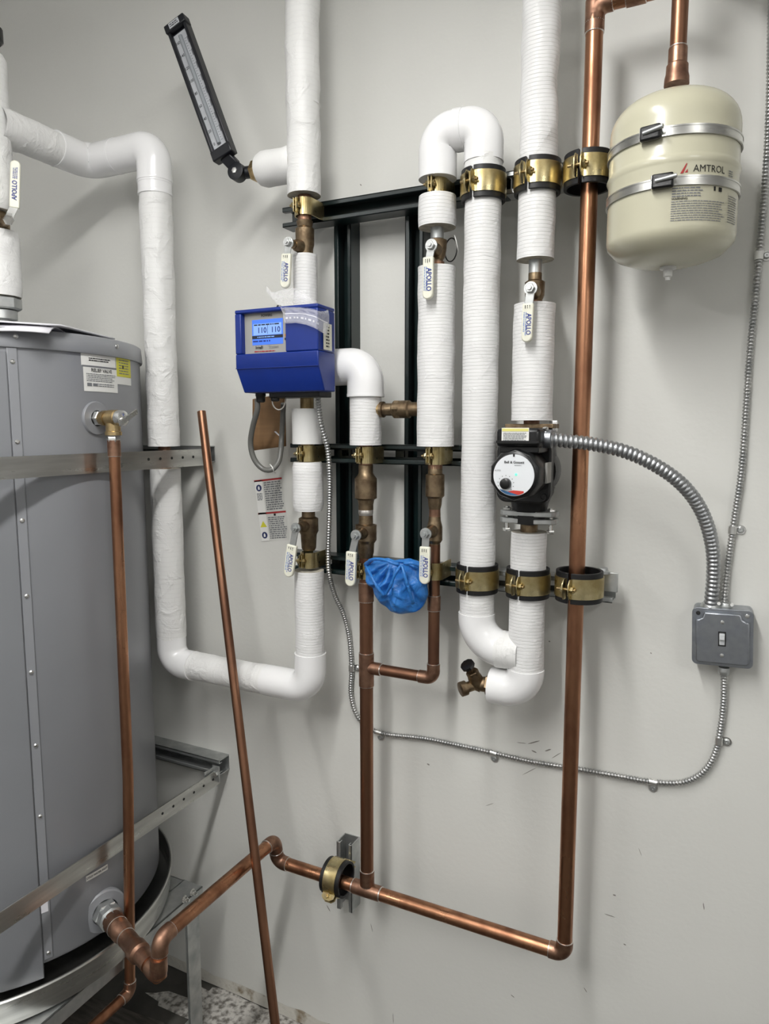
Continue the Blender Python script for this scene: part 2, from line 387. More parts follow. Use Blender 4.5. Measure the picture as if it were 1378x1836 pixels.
# ------------------------------------------------------------------ lamps
def lamp(x, y, lab, ln=1.2):
    t = thing('ceiling_lamp', lab, 'lamp', (x, y, LZ))
    mb = MB(); mb.box((x, y, LZ+.078), (.10, ln, .05)); obj('housing', mb, M['white'], t, bevel=.004)
    mb = MB(); n = 12; pts = [(.05*math.cos(PI*i/n), -.045*math.sin(PI*i/n)) for i in range(n+1)]
    mb.prism(pts, (x, y-ln/2+.02, LZ+.052), (1, 0, 0), (0, 0, 1), (0, 1, 0), ln-.04); obj('diffuser', mb, M['tube'], t)
    for s_ in (-ln*.4, ln*.4):
        mb = MB(); mb.tube([(x, y+s_, LZ+.05), (x, y+s_, CZ)], .004, 8); obj('hanger_rod', mb, M['steel'], t)
lamp(LX, -1.80, 'long white strip lamp hung above the pipes at right angles to the wall', 2.2)
lamp(-1.9, -2.6, 'added fill lamp, a white strip hung unseen at the rear left behind the camera')  # fixture made up to carry the added left fill
lamp(1.5, -2.3, 'added fill lamp, a white strip hung unseen at the rear right behind the camera')  # fixture made up to carry the added rear fill

# ------------------------------------------------------------------ pipe building blocks
def wob(path, r, amp, seed, seg=40, sq=26):
    """a sleeve tube whose surface is gently uneven"""
    return path, r, amp, seed
def sleeve(name, path, r, m, parent, amp=.0007, seed=0, ends=True, step=.012, seg=40, label=None, taper=0):
    path = resample([V(p) for p in path], step); mb = MB()
    # close the ends inwards with the bare insulation face
    mb.tube(path, r, seg, cap=False)
    n = len(path)
    for i, v in enumerate(mb.v):
        c = path[i//seg]; k = i//seg
        d = (v-c); L = d.length; d.normalize()
        a = amp*noise.noise(v*22+V((seed, seed, 0)))*1.6+amp*.8*noise.noise(v*60+V((seed*3, 0, 5)))
        e = min(k, n-1-k)
        if e == 0: a -= taper
        mb.v[i] = c+d*(L+a)
    if ends:
        mb.cm = 1
        for k in (0, n-1):
            b = mb.add([path[k]+(mb.v[k*seg+j]-path[k])*.36 for j in range(seg)])
            for j in range(seg):
                j2 = (j+1) % seg
                q = [k*seg+j, k*seg+j2, b+j2, b+j]
                mb.face(q if k else q[::-1])
            mb.face([b+j for j in range(seg)] if k else [b+j for j in range(seg)][::-1])
    return obj(name, mb, [m, M['glass_wool']], parent, sharp=60, label=label)
def elbow_cover(name, pts, r, bend, parent, m=None, seams=True, lab=None):
    p = fillet(pts, bend, 18); mb = MB(); n = len(p)
    mb.tube(resample(p, .02), r, 44, cap=True)
    o = obj(name, mb, m or M['pvc'], parent, sharp=50, label=lab)
    if seams:
        for k in (0, -1):
            a = p[k]; b = p[1] if k == 0 else p[-2]; t = (b-a).normalized()
            mb = MB(); mb.lathe([(0, r*.9), (0, r+.0006), (.003, r+.0009), (.006, r+.0006), (.006, r*.9)], a+t*.0005, t, 40); obj('cover_lip', mb, m or M['pvc'], parent)
    return o
def core(path, parent, r=.0143, m=None, name='copper_core'):
    mb = MB(); mb.tube(path, r, 20); return obj(name, mb, m or M['fitting'], parent)
def ring_at(p, t, r, parent, w=.0022, m=None, name='solder_ring'):
    mb = MB(); t = V(t).normalized(); mb.lathe([(-w/2, r), (-w/4, r+.0009), (w/4, r+.0009), (w/2, r)], p, t, 24); return obj(name, mb, m or M['solder'], parent)
def copper_run(pts, r, parent, m=None, elbow_len=.024, er=None, rings=True, skip=()):
    pts = [V(p) for p in pts]; m = m or M['copper']
    mb = MB(); mb.tube(resample(fillet(pts, r*1.25, 8), .05), r, 28); obj('copper_tube', mb, m, parent)
    for i in range(1, len(pts)-1):
        if i in skip: continue
        a = (pts[i-1]-pts[i]); b = (pts[i+1]-pts[i]); la = min(elbow_len+r*.6, a.length*.48); lb = min(elbow_len+r*.6, b.length*.48)
        A = pts[i]+a.normalized()*la; B = pts[i]+b.normalized()*lb
        mb = MB(); mb.tube(fillet([A, pts[i], B], r*1.35, 10), r+.0017, 28); obj('elbow_fitting', mb, M['fitting'], parent)
        if rings: ring_at(A, a, r+.0008, parent); ring_at(B, b, r+.0008, parent)
def coupling(p, t, r, L, parent, rings=True, m=None):
    p, t = V(p), V(t).normalized(); mb = MB(); mb.lathe([(-L/2, r), (-L/2, r+.0017), (L/2, r+.0017), (L/2, r)], p, t, 28); obj('coupling', mb, m or M['fitting'], parent)
    if rings: ring_at(p-t*L/2, t, r+.0008, parent); ring_at(p+t*L/2, t, r+.0008, parent)
def plathe(name, px, prof, d, m, parent, seg=32, xw=None):
    """turned vertical body: (photo row, width in pixels) pairs"""
    y0 = sum(p[0] for p in prof)/len(prof); X0 = xw if xw is not None else at(px, y0, d).x; mb = MB(); pr = []
    for y, w in prof:
        P = at(px, y, d); pr.append((P.z, rad(w, V((X0, -d, P.z)))))
    mb.lathe(pr, (X0, -d, 0), (0, 0, 1), seg); return obj(name, mb, m, parent, sharp=28)

# column positions (x of each pipe axis, d in front of the wall)
D = .12
XA = -.8205                                   # left riser
XB = at(656, 1000, D).x                       # copper riser under the elbow
XC = -.527; XD = -.4375
XE = (at(968, 200, D).x+at(945, 1000, D).x)/2
XR = -.2485
def zz(px, py, d=D): return at(px, py, d).z
UP = V((0, 0, 1))

# ------------------------------------------------------------------ struts
def strut(name, label, p0, p1, m, group=None, opening=(0, -1, 0), slots=True, cat='strut', w=.041, dp=.041):
    p0, p1 = V(p0), V(p1); ax = (p1-p0).normalized(); L = (p1-p0).length; op = V(opening); s_ = ax.cross(op); t = .0026
    th = thing(name, label, cat, p0, group)
    mb = MB(); c = (p0+p1)/2
    # p0-p1 is the centre line of the back web; the channel opens along op
    for k in (-1, 1):
        mb.box(c+s_*k*(w/2-t/2)+op*dp/2, (L, t, dp), (ax, s_, op))
        mb.box(c+s_*k*(w/2-.0045)+op*(dp-t/2), (L, .009, t), (ax, s_, op))
        mb.box(c+s_*k*(w/2-.0085)+op*(dp-.006), (L, t*.8, .010), (ax, s_, op))
    obj('channel_side', mb, m, th, bevel=.0006)
    mb = MB()
    if slots:
        for k in (-1, 1): mb.box(c+s_*k*(w/2-.007)+op*t/2, (L, .0135, t), (ax, s_, op))
        n = int(L/.048); pitch = L/n
        for i in range(n+1):
            q = p0+ax*(i*pitch); q = q if 0 < i < n else q+ax*(.005 if i == 0 else -.005)
            mb.box(q+op*t/2, (.020 if 0 < i < n else .010, .016, t), (ax, s_, op))
    else: mb.box(c+op*t/2, (L, w-t, t), (ax, s_, op))
    obj('channel_web', mb, m, th)
    return th
ZT = at(690, 362, .082).z; ZM = at(700, 815, .082).z; ZB = at(690, 1022, .082).z
def hs(n, lab, x0, x1, z, m, grp=None, **k): return strut(n, lab, (x0, -.041, z), (x1, -.041, z), m, grp, **k)
XJ = at(905, 340, .08).x
hs('strut_channel', 'dark green slotted strut channel, topmost, behind the left riser', at(507, 395, .08).x, XJ, ZT, M['green'], slots=False)
hs('strut_channel', 'dark green slotted strut channel across the middle of the pipes', at(521, 815, .08).x, at(826, 815, .08).x, ZM, M['green'])
hs('strut_channel', 'dark green slotted strut channel behind the blue glove', at(517, 1005, .08).x, at(822, 1030, .08).x, ZB, M['green'])
hs('strut_channel', 'galvanised strut channel behind the upper pair of wide gold clamps', XJ+.002, at(1112, 300, .08).x, ZT, M['galv'], slots=False)
hs('strut_channel', 'galvanised strut channel ending at the lower right clamp', at(826, 1030, .08).x, at(1099, 1040, .08).x, ZB, M['galv'])
X1 = at(615, 650, .041).x; X2 = at(741, 650, .041).x
strut('strut_channel', 'upright dark green strut channel on the wall beside the blue control box', (X1, 0, ZB-.02), (X1, 0, ZT+.02), M['green'], slots=False)
strut('strut_channel', 'upright dark green strut channel on the wall between the two check valves', (X2, 0, ZB-.02), (X2, 0, ZT+.02), M['green'], slots=False)
# frost of plaster dust on strut ends
def end_block():
    t = thing('strut_fitting', 'galvanised round strut fitting at the end of the lower right channel', 'fitting', at(1078, 1040, .09))
    p = at(1080, 1022, .085); mb = MB(); mb.lathe([(0, .004), (0, .013), (.004, .013), (.005, .010), (.010, .009), (.010, 0)], p+V((0, 0, -.006)), UP, 24); obj('cap', mb, M['galv'], t)
    mb = MB(); mb.box(p+V((.012, .004, -.022)), (.03, .005, .036)); obj('plate', mb, M['galv'], t, bevel=.001)
end_block()

# ------------------------------------------------------------------ clamps
def big_clamp(c, lab, r=.0345, ax=UP, front=V((0, -1, 0)), gap=math.radians(-12), tail=.03, seed=0, h=.036, m=None, tilt=0):
    c = V(c); t = thing('pipe_clamp', lab, 'clamp', c)
    ax = V(ax); x = V(front)
    ro = r+.0055; g = .10
    mb = MB(); mb.arc(c, ax, x, r, ro, h+.019, gap+g*.7, gap+2*PI-g*.7, 44); obj('rubber_cushion', mb, M['rubber'], t, bevel=.0008)
    for a0, a1 in ((gap+g, gap+PI-.05), (gap+PI+.05, gap+2*PI-g)):
        mb = MB(); mb.arc(c, ax, x, ro, ro+.0018, h, a0, a1, 24); obj('band', mb, M['gold'], t)
    y = ax.cross(x)
    gd = x*math.cos(gap)+y*math.sin(gap); gt = ax.cross(gd)
    for s_ in (-1, 1):
        mb = MB(); q = c+gd*(ro+.0055)+gt*s_*(ro*g+.0015)
        mb.prism([(-.009, -h/2), (.004, -h/2), (.010, -h/4), (.010, h/4), (.004, h/2), (-.009, h/2)], q-gt*.001, gd, ax, gt, .002); obj('ear', mb, M['gold'], t)
    q = c+gd*(ro+.0065)
    mb = MB(); mb.tube([q-gt*.019, q+gt*.016], .0026, 12); obj('bolt', mb, M['brass'], t)
    mb = MB(); mb.hexa(q+gt*(ro*g+.0028), gt, .0062, .005); obj('bolt_head', mb, M['gold'], t)
    mb = MB(); mb.hexa(q-gt*(ro*g+.0075), gt, .0058, .005); obj('nut', mb, M['gold'], t)
    # rear tabs into the channel
    for s_ in (-1, 1):
        mb = MB(); b0 = c-x*(ro-.004)+y*s_*.006; mb.span(b0, b0-x*tail, h, .002, ax); obj('tab', mb, M['gold'], t)
    return t
def small_clamp(X, z, lab, d=D, r=.0175, h=.034, back=.076):
    c = P3(X, d, z); t = thing('pipe_clamp', lab, 'clamp', c)
    x = V((0, -1, 0)); y = UP.cross(x)
    # front: faceted hoop, two legs back to the channel
    for s_ in (-1, 1):
        mb = MB(); n = 8; pts = []
        for i in range(n+1):
            a = s_*(.10+(PI/2-.10)*i/n); pts.append(c+(x*math.cos(a)+y*math.sin(a))*r)
        pts.append(V((pts[-1].x, -back, z)))
        for i in range(len(pts)-1):
            a, b = pts[i], pts[i+1]; mb.span(a, b, h, .0022, UP)
        obj('half_clamp', mb, M['gold'], t)
    g = x*math.cos(.0)+y*0
    q = c+x*(r+.004)+V((-.004, 0, 0))
    for s_ in (-1, 1):
        mb = MB(); mb.box(q+V((s_*.003, -.001, 0)), (.002, .013, h*.8)); obj('ear', mb, M['gold'], t, bevel=.0005)
    mb = MB(); mb.tube([q+V((-.014, -.002, 0)), q+V((.010, -.002, 0))], .0025, 12); obj('bolt', mb, M['brass'], t)
    mb = MB(); mb.hexa(q+V((-.0095, -.002, 0)), V((1, 0, 0)), .006, .005); obj('nut', mb, M['gold'], t)
    mb = MB(); mb.hexa(q+V((.0045, -.002, 0)), V((1, 0, 0)), .0062, .004); obj('bolt_head', mb, M['gold'], t)
    return t
big_clamp((XD, -D, zz(868, 335)), 'wide gold clamp with black cushion on the top of the long ribbed pipe')
big_clamp((XE, -D, zz(965, 320)), 'wide gold clamp with black cushion on the white riser above the pump')
big_clamp((XR-.002, -D-.004, zz(1052, 311)), 'oversized gold clamp round bare copper pipe beside the cream tank', gap=math.radians(-8))
big_clamp((XD, -D, zz(852, 1035)), 'wide gold clamp above the white elbow that turns towards the pump pipe')
big_clamp((XE, -D, zz(943, 1043)), 'wide gold clamp on the ribbed pipe below the black pump')
big_clamp((XR+.006, -D-.006, zz(1032, 1047)), 'oversized gold clamp standing loose round the copper pipe at lower right', gap=math.radians(-14), r=.036)
small_clamp(XA, zz(540, 374), 'narrow brass clamp at the top of the left riser above its valve', r=.0195)
small_clamp(XC, zz(793, 334), 'narrow brass clamp under the white U bend')
small_clamp(XA, zz(548, 813), 'narrow brass clamp on left riser between the two short white sleeves', r=.0185)
small_clamp(XB, zz(660, 816), 'narrow brass clamp above the larger upright check valve', r=.0185)
small_clamp(XC, zz(780, 817), 'narrow brass clamp under the ribbed sleeve of the middle pipe', r=.0185)
small_clamp(XA, zz(552, 1003), 'narrow brass clamp on left riser above the long lower sleeve')
small_clamp(XB, zz(656, 1022), 'narrow brass clamp partly hidden behind the blue glove')
small_clamp(XC, zz(772, 1022), 'narrow copper coloured clamp right of the blue glove')

# ------------------------------------------------------------------ left riser (column A) and its loop to the heater
rA = rad(61, at(540, 150, D))
t = thing('insulated_pipe', 'white wrapped riser from the ceiling with a stub carrying the thermometer', 'pipe', P3(XA, D, zz(541, 355)))
z0 = zz(541, 352)
sleeve('insulation_sleeve', [P3(XA, D, z0), P3(XA, D, CZ)], rA, M['wrapfine'], t, .0016, 3)
core([P3(XA, D, z0-.05), P3(XA, D, CZ)], t)
zs = zz(485, 302)
sleeve('branch_sleeve', [P3(at(468, 302, D).x, D, zs), P3(XA-.02, D, zs)], rad(60, at(480, 300, D)), M['wrapflat'], t, .0012, 9, taper=.004)
ring_at(P3(XA, D, zz(541, 190)), UP, rA-.0004, t, .004, M['wrapfine'], 'joint_tape')

t = thing('insulated_pipe', 'short white sleeve rising behind the clear plastic bag', 'pipe', P3(XA, D, zz(546, 560)))
sleeve('insulation_sleeve', [P3(XA, D, zz(546, 620)), P3(XA, D, zz(545, 458))], rad(43, P3(XA, D, 1.8)), M['wrap'], t, .0004, 4)
core([P3(XA, D, zz(546, 740)), P3(XA, D, zz(545, 445))], t, m=M['brass'], name='brass_pipe')
t = thing('insulated_pipe', 'smooth grey white sleeve just under the blue control box', 'pipe', P3(XA, D, zz(548, 795)))
sleeve('insulation_sleeve', [P3(XA, D, zz(549, 796)), P3(XA, D, zz(548, 733))], rad(54, P3(XA, D, 1.5)), M['wrapflat'], t, .0002, 4)
core([P3(XA, D, zz(549, 835)), P3(XA, D, zz(548, 700))], t, m=M['brass'], name='brass_pipe')
t = thing('insulated_pipe', 'short ribbed white sleeve beside the warning label', 'pipe', P3(XA, D, zz(550, 915)))
sleeve('insulation_sleeve', [P3(XA, D, zz(551, 915)), P3(XA, D, zz(550, 828))], rad(55, P3(XA, D, 1.4)), M['wrap'], t, .001, 14, taper=.003)
core([P3(XA, D, zz(549, 930)), P3(XA, D, zz(548, 825))], t)
# loop
zl = (zz(555, 1228)+zz(330, 1195))/2; XL = (at(277, 366, D).x+at(308, 1123, D).x)/2
zt = zz(262, 268)+.0; XY = -1.425; YT = .345
t = thing('insulated_pipe', 'long white wrapped loop from left riser up to the elbows beside the heater', 'pipe', P3(XL, D, zl))
rl = rad(54, at(552, 1150, D)); rL = rad(54.5, at(300, 900, D)); eb = .041
sleeve('insulation_sleeve', [P3(XA, D, zz(556, 1172)), P3(XA, D, zz(553, 1022))], rl*.97, M['wrap'], t, .0006, 31)
elbow_cover('elbow_cover', [P3(XA, D, zz(556, 1170)), P3(XA, D, zl), P3(at(478, 1215, D).x, D, zl)], rl*1.05, eb, t, seams=False)
sleeve('insulation_sleeve', [P3(at(478, 1215, D).x, D, zl), P3(at(348, 1200, D).x, D, zl)], rl*1.0, M['wrapfine'], t, .0008, 21, ends=False)
elbow_cover('elbow_cover', [P3(at(348, 1200, D).x, D, zl), P3(XL, D, zl), P3(XL, D, zz(308, 1140))], rl*1.06, eb, t, seams=False)
sleeve('insulation_sleeve', [P3(XL, D, zz(308, 1142)), P3(XL, D, zz(300, 840))], rL*.985, M['wrapfine'], t, .0011, 45)
sleeve('insulation_sleeve', [P3(XL, D, zz(297, 800)), P3(XL, D, zz(275, 350))], rL, M['wrapfine'], t, .0013, 62)
core([P3(XL, D, zz(301, 850)), P3(XL, D, zz(297, 790))], t)
elbow_cover('collar_cover', [P3(XL, D, zz(276, 352)), P3(XL, D, zz(275, 326))], rL*1.03, eb, t, seams=True)
elbow_cover('elbow_cover', [P3(XL, D, zz(275, 328)), P3(XL, D, zt), P3(XL-.115, D, zt)], rL*1.06, .036, t)
elbow_cover('elbow_cover', [P3(XL-.112, D, zt), P3(XY, D, zt), P3(XY, D+.10, zt)], rL*1.06, .036, t)
sleeve('insulation_sleeve', [P3(XY, D+.10, zt), P3(XY, YT-.02, zt)], rL*1.02, M['wrapfine'], t, .0016, 52, ends=False)
for p in ((XY+.03, D+.09), (XY+.037, D+.03)):
    mb = MB(); mb.lathe([(0, .0026), (.0012, .0024), (.0018, 0)], V((p[0], -p[1], zt+.012))+V((.012, 0, 0))*0, V((1, -.2, .3)), 12); obj('tack', mb, M['greyink'], t)

# thermometer
def thermometer():
    a = at(318, 44, .15); b = at(404, 282, .15); j = at(426, 309, .135); t = thing('dial_thermometer', 'black angled glass scale thermometer jutting from the riser stub', 'thermometer', j)
    t.name = 'industrial_thermometer'; ROOT[t.name] = V(j)
    up = (a-b); L = up.length; up.normalize(); n = V((.12, -1, -.05)); n = (n-up*n.dot(up)).normalized(); rt = up.cross(n) * 1
    if rt.x < 0: rt = -rt
    w = rad(42, (a+b)/2)*2*.98; c = (a+b)/2
    mb = MB(); mb.box(c-n*.006, (w, .014, L), (rt, n, up)); obj('back_case', mb, M['therm'], t, bevel=.002)
    for s_ in (-1, 1):
        mb = MB(); mb.box(c+rt*s_*(w/2-.0035)+n*.004, (.007, .016, L), (rt, n, up)); obj('side_rail', mb, M['therm'], t, bevel=.0015)
    mb = MB(); mb.box(a+up*-.006+n*.003, (w*1.1, .024, .018), (rt, n, up)); obj('top_cap', mb, M['therm'], t, bevel=.0025)
    mb = MB(); mb.box(b+up*.008+n*.003, (w*1.02, .022, .022), (rt, n, up)); obj('bottom_cap', mb, M['therm'], t, bevel=.0025)
    mb = MB(); mb.box(c+n*.0015+up*.003, (w-.012, .002, L-.045), (rt, n, up)); pl = obj('scale_plate', mb, mat('brushed_scale_plate', 'b9bcc0', .4, var=.1, vscale=30), t)
    mb = MB(); mb.tube([c+n*.006+up*(L/2-.03), c+n*.006-up*(L/2-.03)], .0042, 14); obj('glass_tube', mb, mat('frosted_tube', '8f9498', .25, coat=.5), t)
    fn = plane_fn(c+n*.0026, rt, up, 0)
    for i, s_ in enumerate(['160', '140', '120', '100', '80', '60', '40', '20', '0']):
        yy = (L-.075)*(.5-i/8)-.001
        text('scale_number', s_, .0092, fn, M['ink'], pl, x=-w*.26, y=yy, bold=True, sx=.8)
        mb = MB()
        for k in range(5):
            y2 = yy-(L-.075)/8*k/5
            if i == 8 and k: break
            for sx in (1,):
                q = mb.add([fn(sx*w*.11, y2-.0004), fn(sx*w*(.17 if k else .2), y2-.0004), fn(sx*w*(.17 if k else .2), y2+.0004), fn(sx*w*.11, y2+.0004)]); mb.face([q, q+1, q+2, q+3])
        obj('scale_marks', mb, M['ink'], pl, flat=True)
        if i < 8: patch('scale_block', fn, .004, (L-.075)/16, M['greyink'], pl, x=w*.27, y=yy-.006)
    fn2 = plane_fn(a-up*.006+n*.0156, rt, up, 0)
    patch('maker_plate', fn2, w*.55, .012, pl.data.materials[0], t); fine_print('maker_print', plane_fn(a-up*.006+n*.016, rt, up, 0), w*.45, .008, 2, M['ink'], t, seed=3)
    # neck, swivel ball and brass nut
    mb = MB(); mb.span(b+up*.004, j+up*.012, .026, .016, rt); obj('neck', mb, M['therm'], t, bevel=.003)
    mb = MB(); mb.lathe([(-.012, .012), (-.010, .0185), (.010, .0185), (.012, .012)], j, n, 28); obj('swivel', mb, M['therm'], t)
    mb = MB(); mb.lathe([(0, .0065), (.002, .006), (.0025, .003)], j+n*.012, n, 6); obj('swivel_screw', mb, M['steel'], t)
    q = P3(at(462, 304, D).x, D, zs)
    mb = MB(); mb.tube([j+n*-.006, q+V((-.012, 0, 0))], .0125, 18); obj('stem', mb, M['therm'], t)
    mb = MB(); mb.hexa(q+V((-.012, 0, 0)), V((1, 0, 0)), .0215, .014); obj('brass_nut', mb, M['brass'], t, label='brass hexagonal nut')
thermometer()

# ------------------------------------------------------------------ ball valves
def ball_valve(lab, px, prof, stem, ht, hb, d=D, xw=None, m=None, hw=20, bend=0, tx=True, xoff=0, hd=.052):
    y0 = stem[1]; X0 = xw if xw is not None else at(px, y0, d).x
    zc = zz(px, stem[1], d); t = thing('ball_valve', lab, 'valve', P3(X0, d, zc))
    body = plathe('body', px, prof, d, m or M['bronze'], t, xw=X0)
    sd = d+hd; sp = at(*stem, sd); sp = V((sp.x, -sd, sp.z))
    o = V((X0, -d, sp.z))
    mb = MB(); mb.tube([o, V((sp.x, sp.y+.008, sp.z))], .0085, 16); mb.lathe([(0, .013), (.012, .012), (.02, .009)], o+(sp-o)*.3, (sp-o), 20); obj('stem_boss', mb, m or M['bronze'], t)
    ax = V((0, -1, 0))
    mb = MB(); mb.tube([sp-ax*.010, sp+ax*.005], .004, 12); obj('stem', mb, M['steel'], t)
    mb = MB(); mb.lathe([(-.0015, .0115), (.0017, .0115)], sp, ax, 20); obj('lever_eye', mb, M['galv'], t)
    mb = MB(); mb.hexa(sp+ax*.0022, ax, .0082, .0065); mb.lathe([(.008, .0042), (.0115, .0038)], sp, ax, 12); obj('stem_nut', mb, M['galv'], t)
    A = at(*ht, sd+bend); B = at(*hb, sd+bend)
    dr = (B-A).normalized(); L = (B-A).length; w = rad(hw, A)*2; sx = dr.cross(ax).normalized()
    mb = MB(); mb.span(sp-(A-sp).normalized()*.008, A+dr*.01, .0150, .0028, sx if abs(sx.x) > .1 else V((1, 0, 0))); lv = obj('lever', mb, M['galv'], t, bevel=.0008)
    # grip: capsule-ended slab
    mb = MB(); pts = []; hwid = w/2; n = 10
    for i in range(n+1): a = PI*i/n; pts.append((hwid*math.cos(a), L-hwid+hwid*math.sin(a)))
    pts = [(hwid, 0)]+pts+[(-hwid, 0)]
    s2 = dr.cross(ax).normalized()
    mb.prism(pts, A-ax*.0045, s2, dr, ax, .009)
    g = obj('grip', mb, M['offwhite'], t, bevel=.0022)
    if tx:
        # lettering runs along the grip
        u = dr; v = -s2 if s2.dot(V((1, 0, 0))) > 0 else s2
        o = A+dr*L*.52+ax*.0052
        if u.cross(v).dot(ax) < 0: v = -v
        fn = plane_fn(o, u, v, 0)
        text('grip_lettering', 'APOLLO', L*.18, fn, M['blueink'], g, x=L*.02, y=w*.14, bold=True, sx=.80)
        fine_print('grip_print', fn, L*.62, w*.34, 2, mat('pale_blue_ink', '7d93c4', .6) if 'pale_blue_ink' not in bpy.data.materials else bpy.data.materials['pale_blue_ink'], g, x=L*.02, y=-w*.20, seed=int(px))
        fine_print('grip_marks', fn, L*.09, w*.6, 3, M['ink'], g, x=-L*.42, y=0, seed=int(px)+5, fill=.3)
    return t
ball_valve('bronze ball valve with cream grip hanging just above the clear plastic bag', 541, [(388, 24), (396, 22), (398, 30), (405, 28), (408, 26), (412, 34), (440, 33), (448, 29), (462, 29)], (517, 435), (514, 455), (511, 517), xw=XA)
ball_valve('bronze ball valve on left riser with cream grip below the warning label', 552, [(916, 24), (926, 24), (929, 35), (952, 35), (958, 29), (982, 26), (986, 22)], (530, 947), (524, 977), (517, 1034), xw=XA)
ball_valve('bronze ball valve with cream grip hanging left of the blue glove', 656, [(922, 25), (939, 26), (941, 39), (968, 38), (974, 30), (990, 28), (1003, 22)], (638, 960), (630, 989), (628, 1051), xw=XB)
ball_valve('bronze ball valve with cream grip hanging in front of the blue glove', 775, [(920, 20), (933, 22), (944, 28), (968, 28), (974, 20), (985, 20)], (763, 957), (762, 980), (761, 1047), xw=XC)
ball_valve('bronze ball valve with cream grip and tag under the U bend sleeve', 789, [(412, 20), (428, 22), (431, 36), (446, 34), (460, 30), (466, 22), (478, 22)], (773, 440), (768, 461), (767, 537), xw=XC)
ball_valve('bronze ball valve with blue printed cream grip above the black pump', 962, [(462, 20), (488, 21), (490, 24), (502, 24), (506, 36), (530, 34), (540, 26), (546, 20)], (951, 517), (947, 544), (944, 614), xw=XE)

# ------------------------------------------------------------------ column B: elbow, check valve, copper riser
rB = rad(57, at(660, 760, D)); zE = zz(620, 658)
t = thing('insulated_pipe', 'white pipe leaving the blue box and turning down through an elbow', 'pipe', P3(XB, D, zz(658, 800)))
elbow_cover('elbow_cover', [P3(-.80, D, zE), P3(XB, D, zE), P3(XB, D, zz(658, 712))], rad(66, at(640, 660, D)), .034, t)
sleeve('insulation_sleeve', [P3(XB, D, zz(659, 798)), P3(XB, D, zz(658, 708))], rB, M['wrap'], t, .0005, 12)
core([P3(XB, D, zz(659, 840)), P3(XB, D, zz(658, 790))], t)
t = thing('check_valve', 'larger bronze check valve standing upright above a ball valve', 'valve', P3(XB, D, zz(658, 870)))
plathe('body', 658, [(832, 22), (834, 26), (848, 26), (852, 30), (858, 40), (893, 40), (896, 30), (904, 27), (914, 27)], D, M['bronze'], t, xw=XB)
plathe('tail_ring', 657, [(912, 25), (916, 27), (920, 27), (924, 25)], D, M['solder'], t, xw=XB)
t = thing('check_valve', 'smaller bronze check valve standing upright on the middle pipe', 'valve', P3(XC, D, zz(776, 870)))
plathe('body', 776, [(832, 22), (836, 26), (849, 26), (851, 34), (889, 34), (893, 26), (905, 24), (913, 20)], D, M['bronze'], t, xw=XC)
plathe('nipple', 775, [(893, 22), (905, 22), (908, 20), (925, 21), (934, 20)], D, M['fitting'], t, xw=XC)
t = thing('check_valve', 'bronze check valve lying level between two white sleeves', 'valve', P3((XB+XC)/2, D, zz(715, 734)))
zc = zz(715, 734); xa = at(683, 734, D).x; xb = at(748, 736, D).x; mb = MB(); L = xb-xa
mb.lathe([(0, .012), (0, .016), (.006, .016), (.007, .0125), (L*.33, .0125), (L*.38, .0175), (L*.78, .0175), (L*.82, .014), (L, .014), (L+.012, .014)], (xa, -D, zc), (1, 0, 0), 28); obj('body', mb, M['bronze'], t)
mb = MB(); mb.hexa((xa+L*.40, -D, zc), V((1, 0, 0)), .0195, L*.16); obj('hex_collar', mb, M['bronze'], t)
core([P3(xb-.01, D, zc), P3(XC, D, zc)], t, r=.0125, m=M['brass'], name='tail_pipe')
core([P3(XB, D, zc), P3(xa, D, zc)], t, r=.0125, m=M['brass'], name='tail_pipe')

# copper riser with side branch
zH = zz(820, 1648)                             # level pipe along the wall foot
zBr = zz(655, 1196)
t = thing('copper_pipe', 'upright copper pipe with side branch from under the blue glove down to the tee', 'pipe', P3(XB, D, zH))
rc = .0143
mb = MB(); mb.tube([P3(XB, D, zH+.012), P3(XB, D, zz(656, 1000))], rc, 28); obj('copper_tube', mb, M['copper_dull'], t)
coupling(P3(XB, D, zz(656, 1061)), UP, rc, .040, t, rings=True)
coupling(P3(XB, D, zz(656, 1200)), UP, rc, .072, t, rings=True, m=M['fitting'])
xb2 = XC
pts = [P3(XB, D, zBr), P3(xb2, D, zBr), P3(xb2, D, zz(773, 975))]
copper_run(pts, .0115, t, M['copper_dull'], er=.02)
mb = MB(); mb.tube([P3(XB+.004, D, zBr), P3(XB+.036, D, zBr)], .0135, 24); obj('tee_branch', mb, M['fitting'], t); ring_at(P3(XB+.036, D, zBr), (1, 0, 0), .0128, t)
coupling(P3(xb2, D, zz(771, 1080)), UP, .0115, .03, t)
coupling(P3(XB, D, zH+.030), UP, rc, .034, t)

# level copper run: heater inlet, rise, along wall foot, up the right
IN = V((-1.176, -.405, .505)); EL = atz(272, 1738, .505); Xy = -.925; zI = .578
t = thing('copper_pipe', 'long copper pipe from the heater inlet along the wall foot and up the right side', 'pipe', P3(XR, D, zH))
yE = -.487
p = [V((XR, -D, 2.235)), V((XR, -D, zH)), V((-.905, -D, zH)), V((-.905, -D, zI)), V((Xy, -.165, zI))]
copper_run([V((-.11, -D, 2.235)), V((XR, -D, 2.235)), V((XR, -D, zH)), V((-.918, -D, zH)), V((-.918, -D-.012, zI+.006)), V((-.930, yE, zI)), V((-.930, yE-.006, .505))], rc, t, M['copper'], skip=(), elbow_len=.02)
d1 = (V((-.930, yE-.006, .505))-IN).normalized()
mb = MB(); mb.tube([IN-d1*.02, V((-.930, yE-.006, .505))-d1*.0], rc, 28); obj('copper_tube', mb, M['copper'], t)
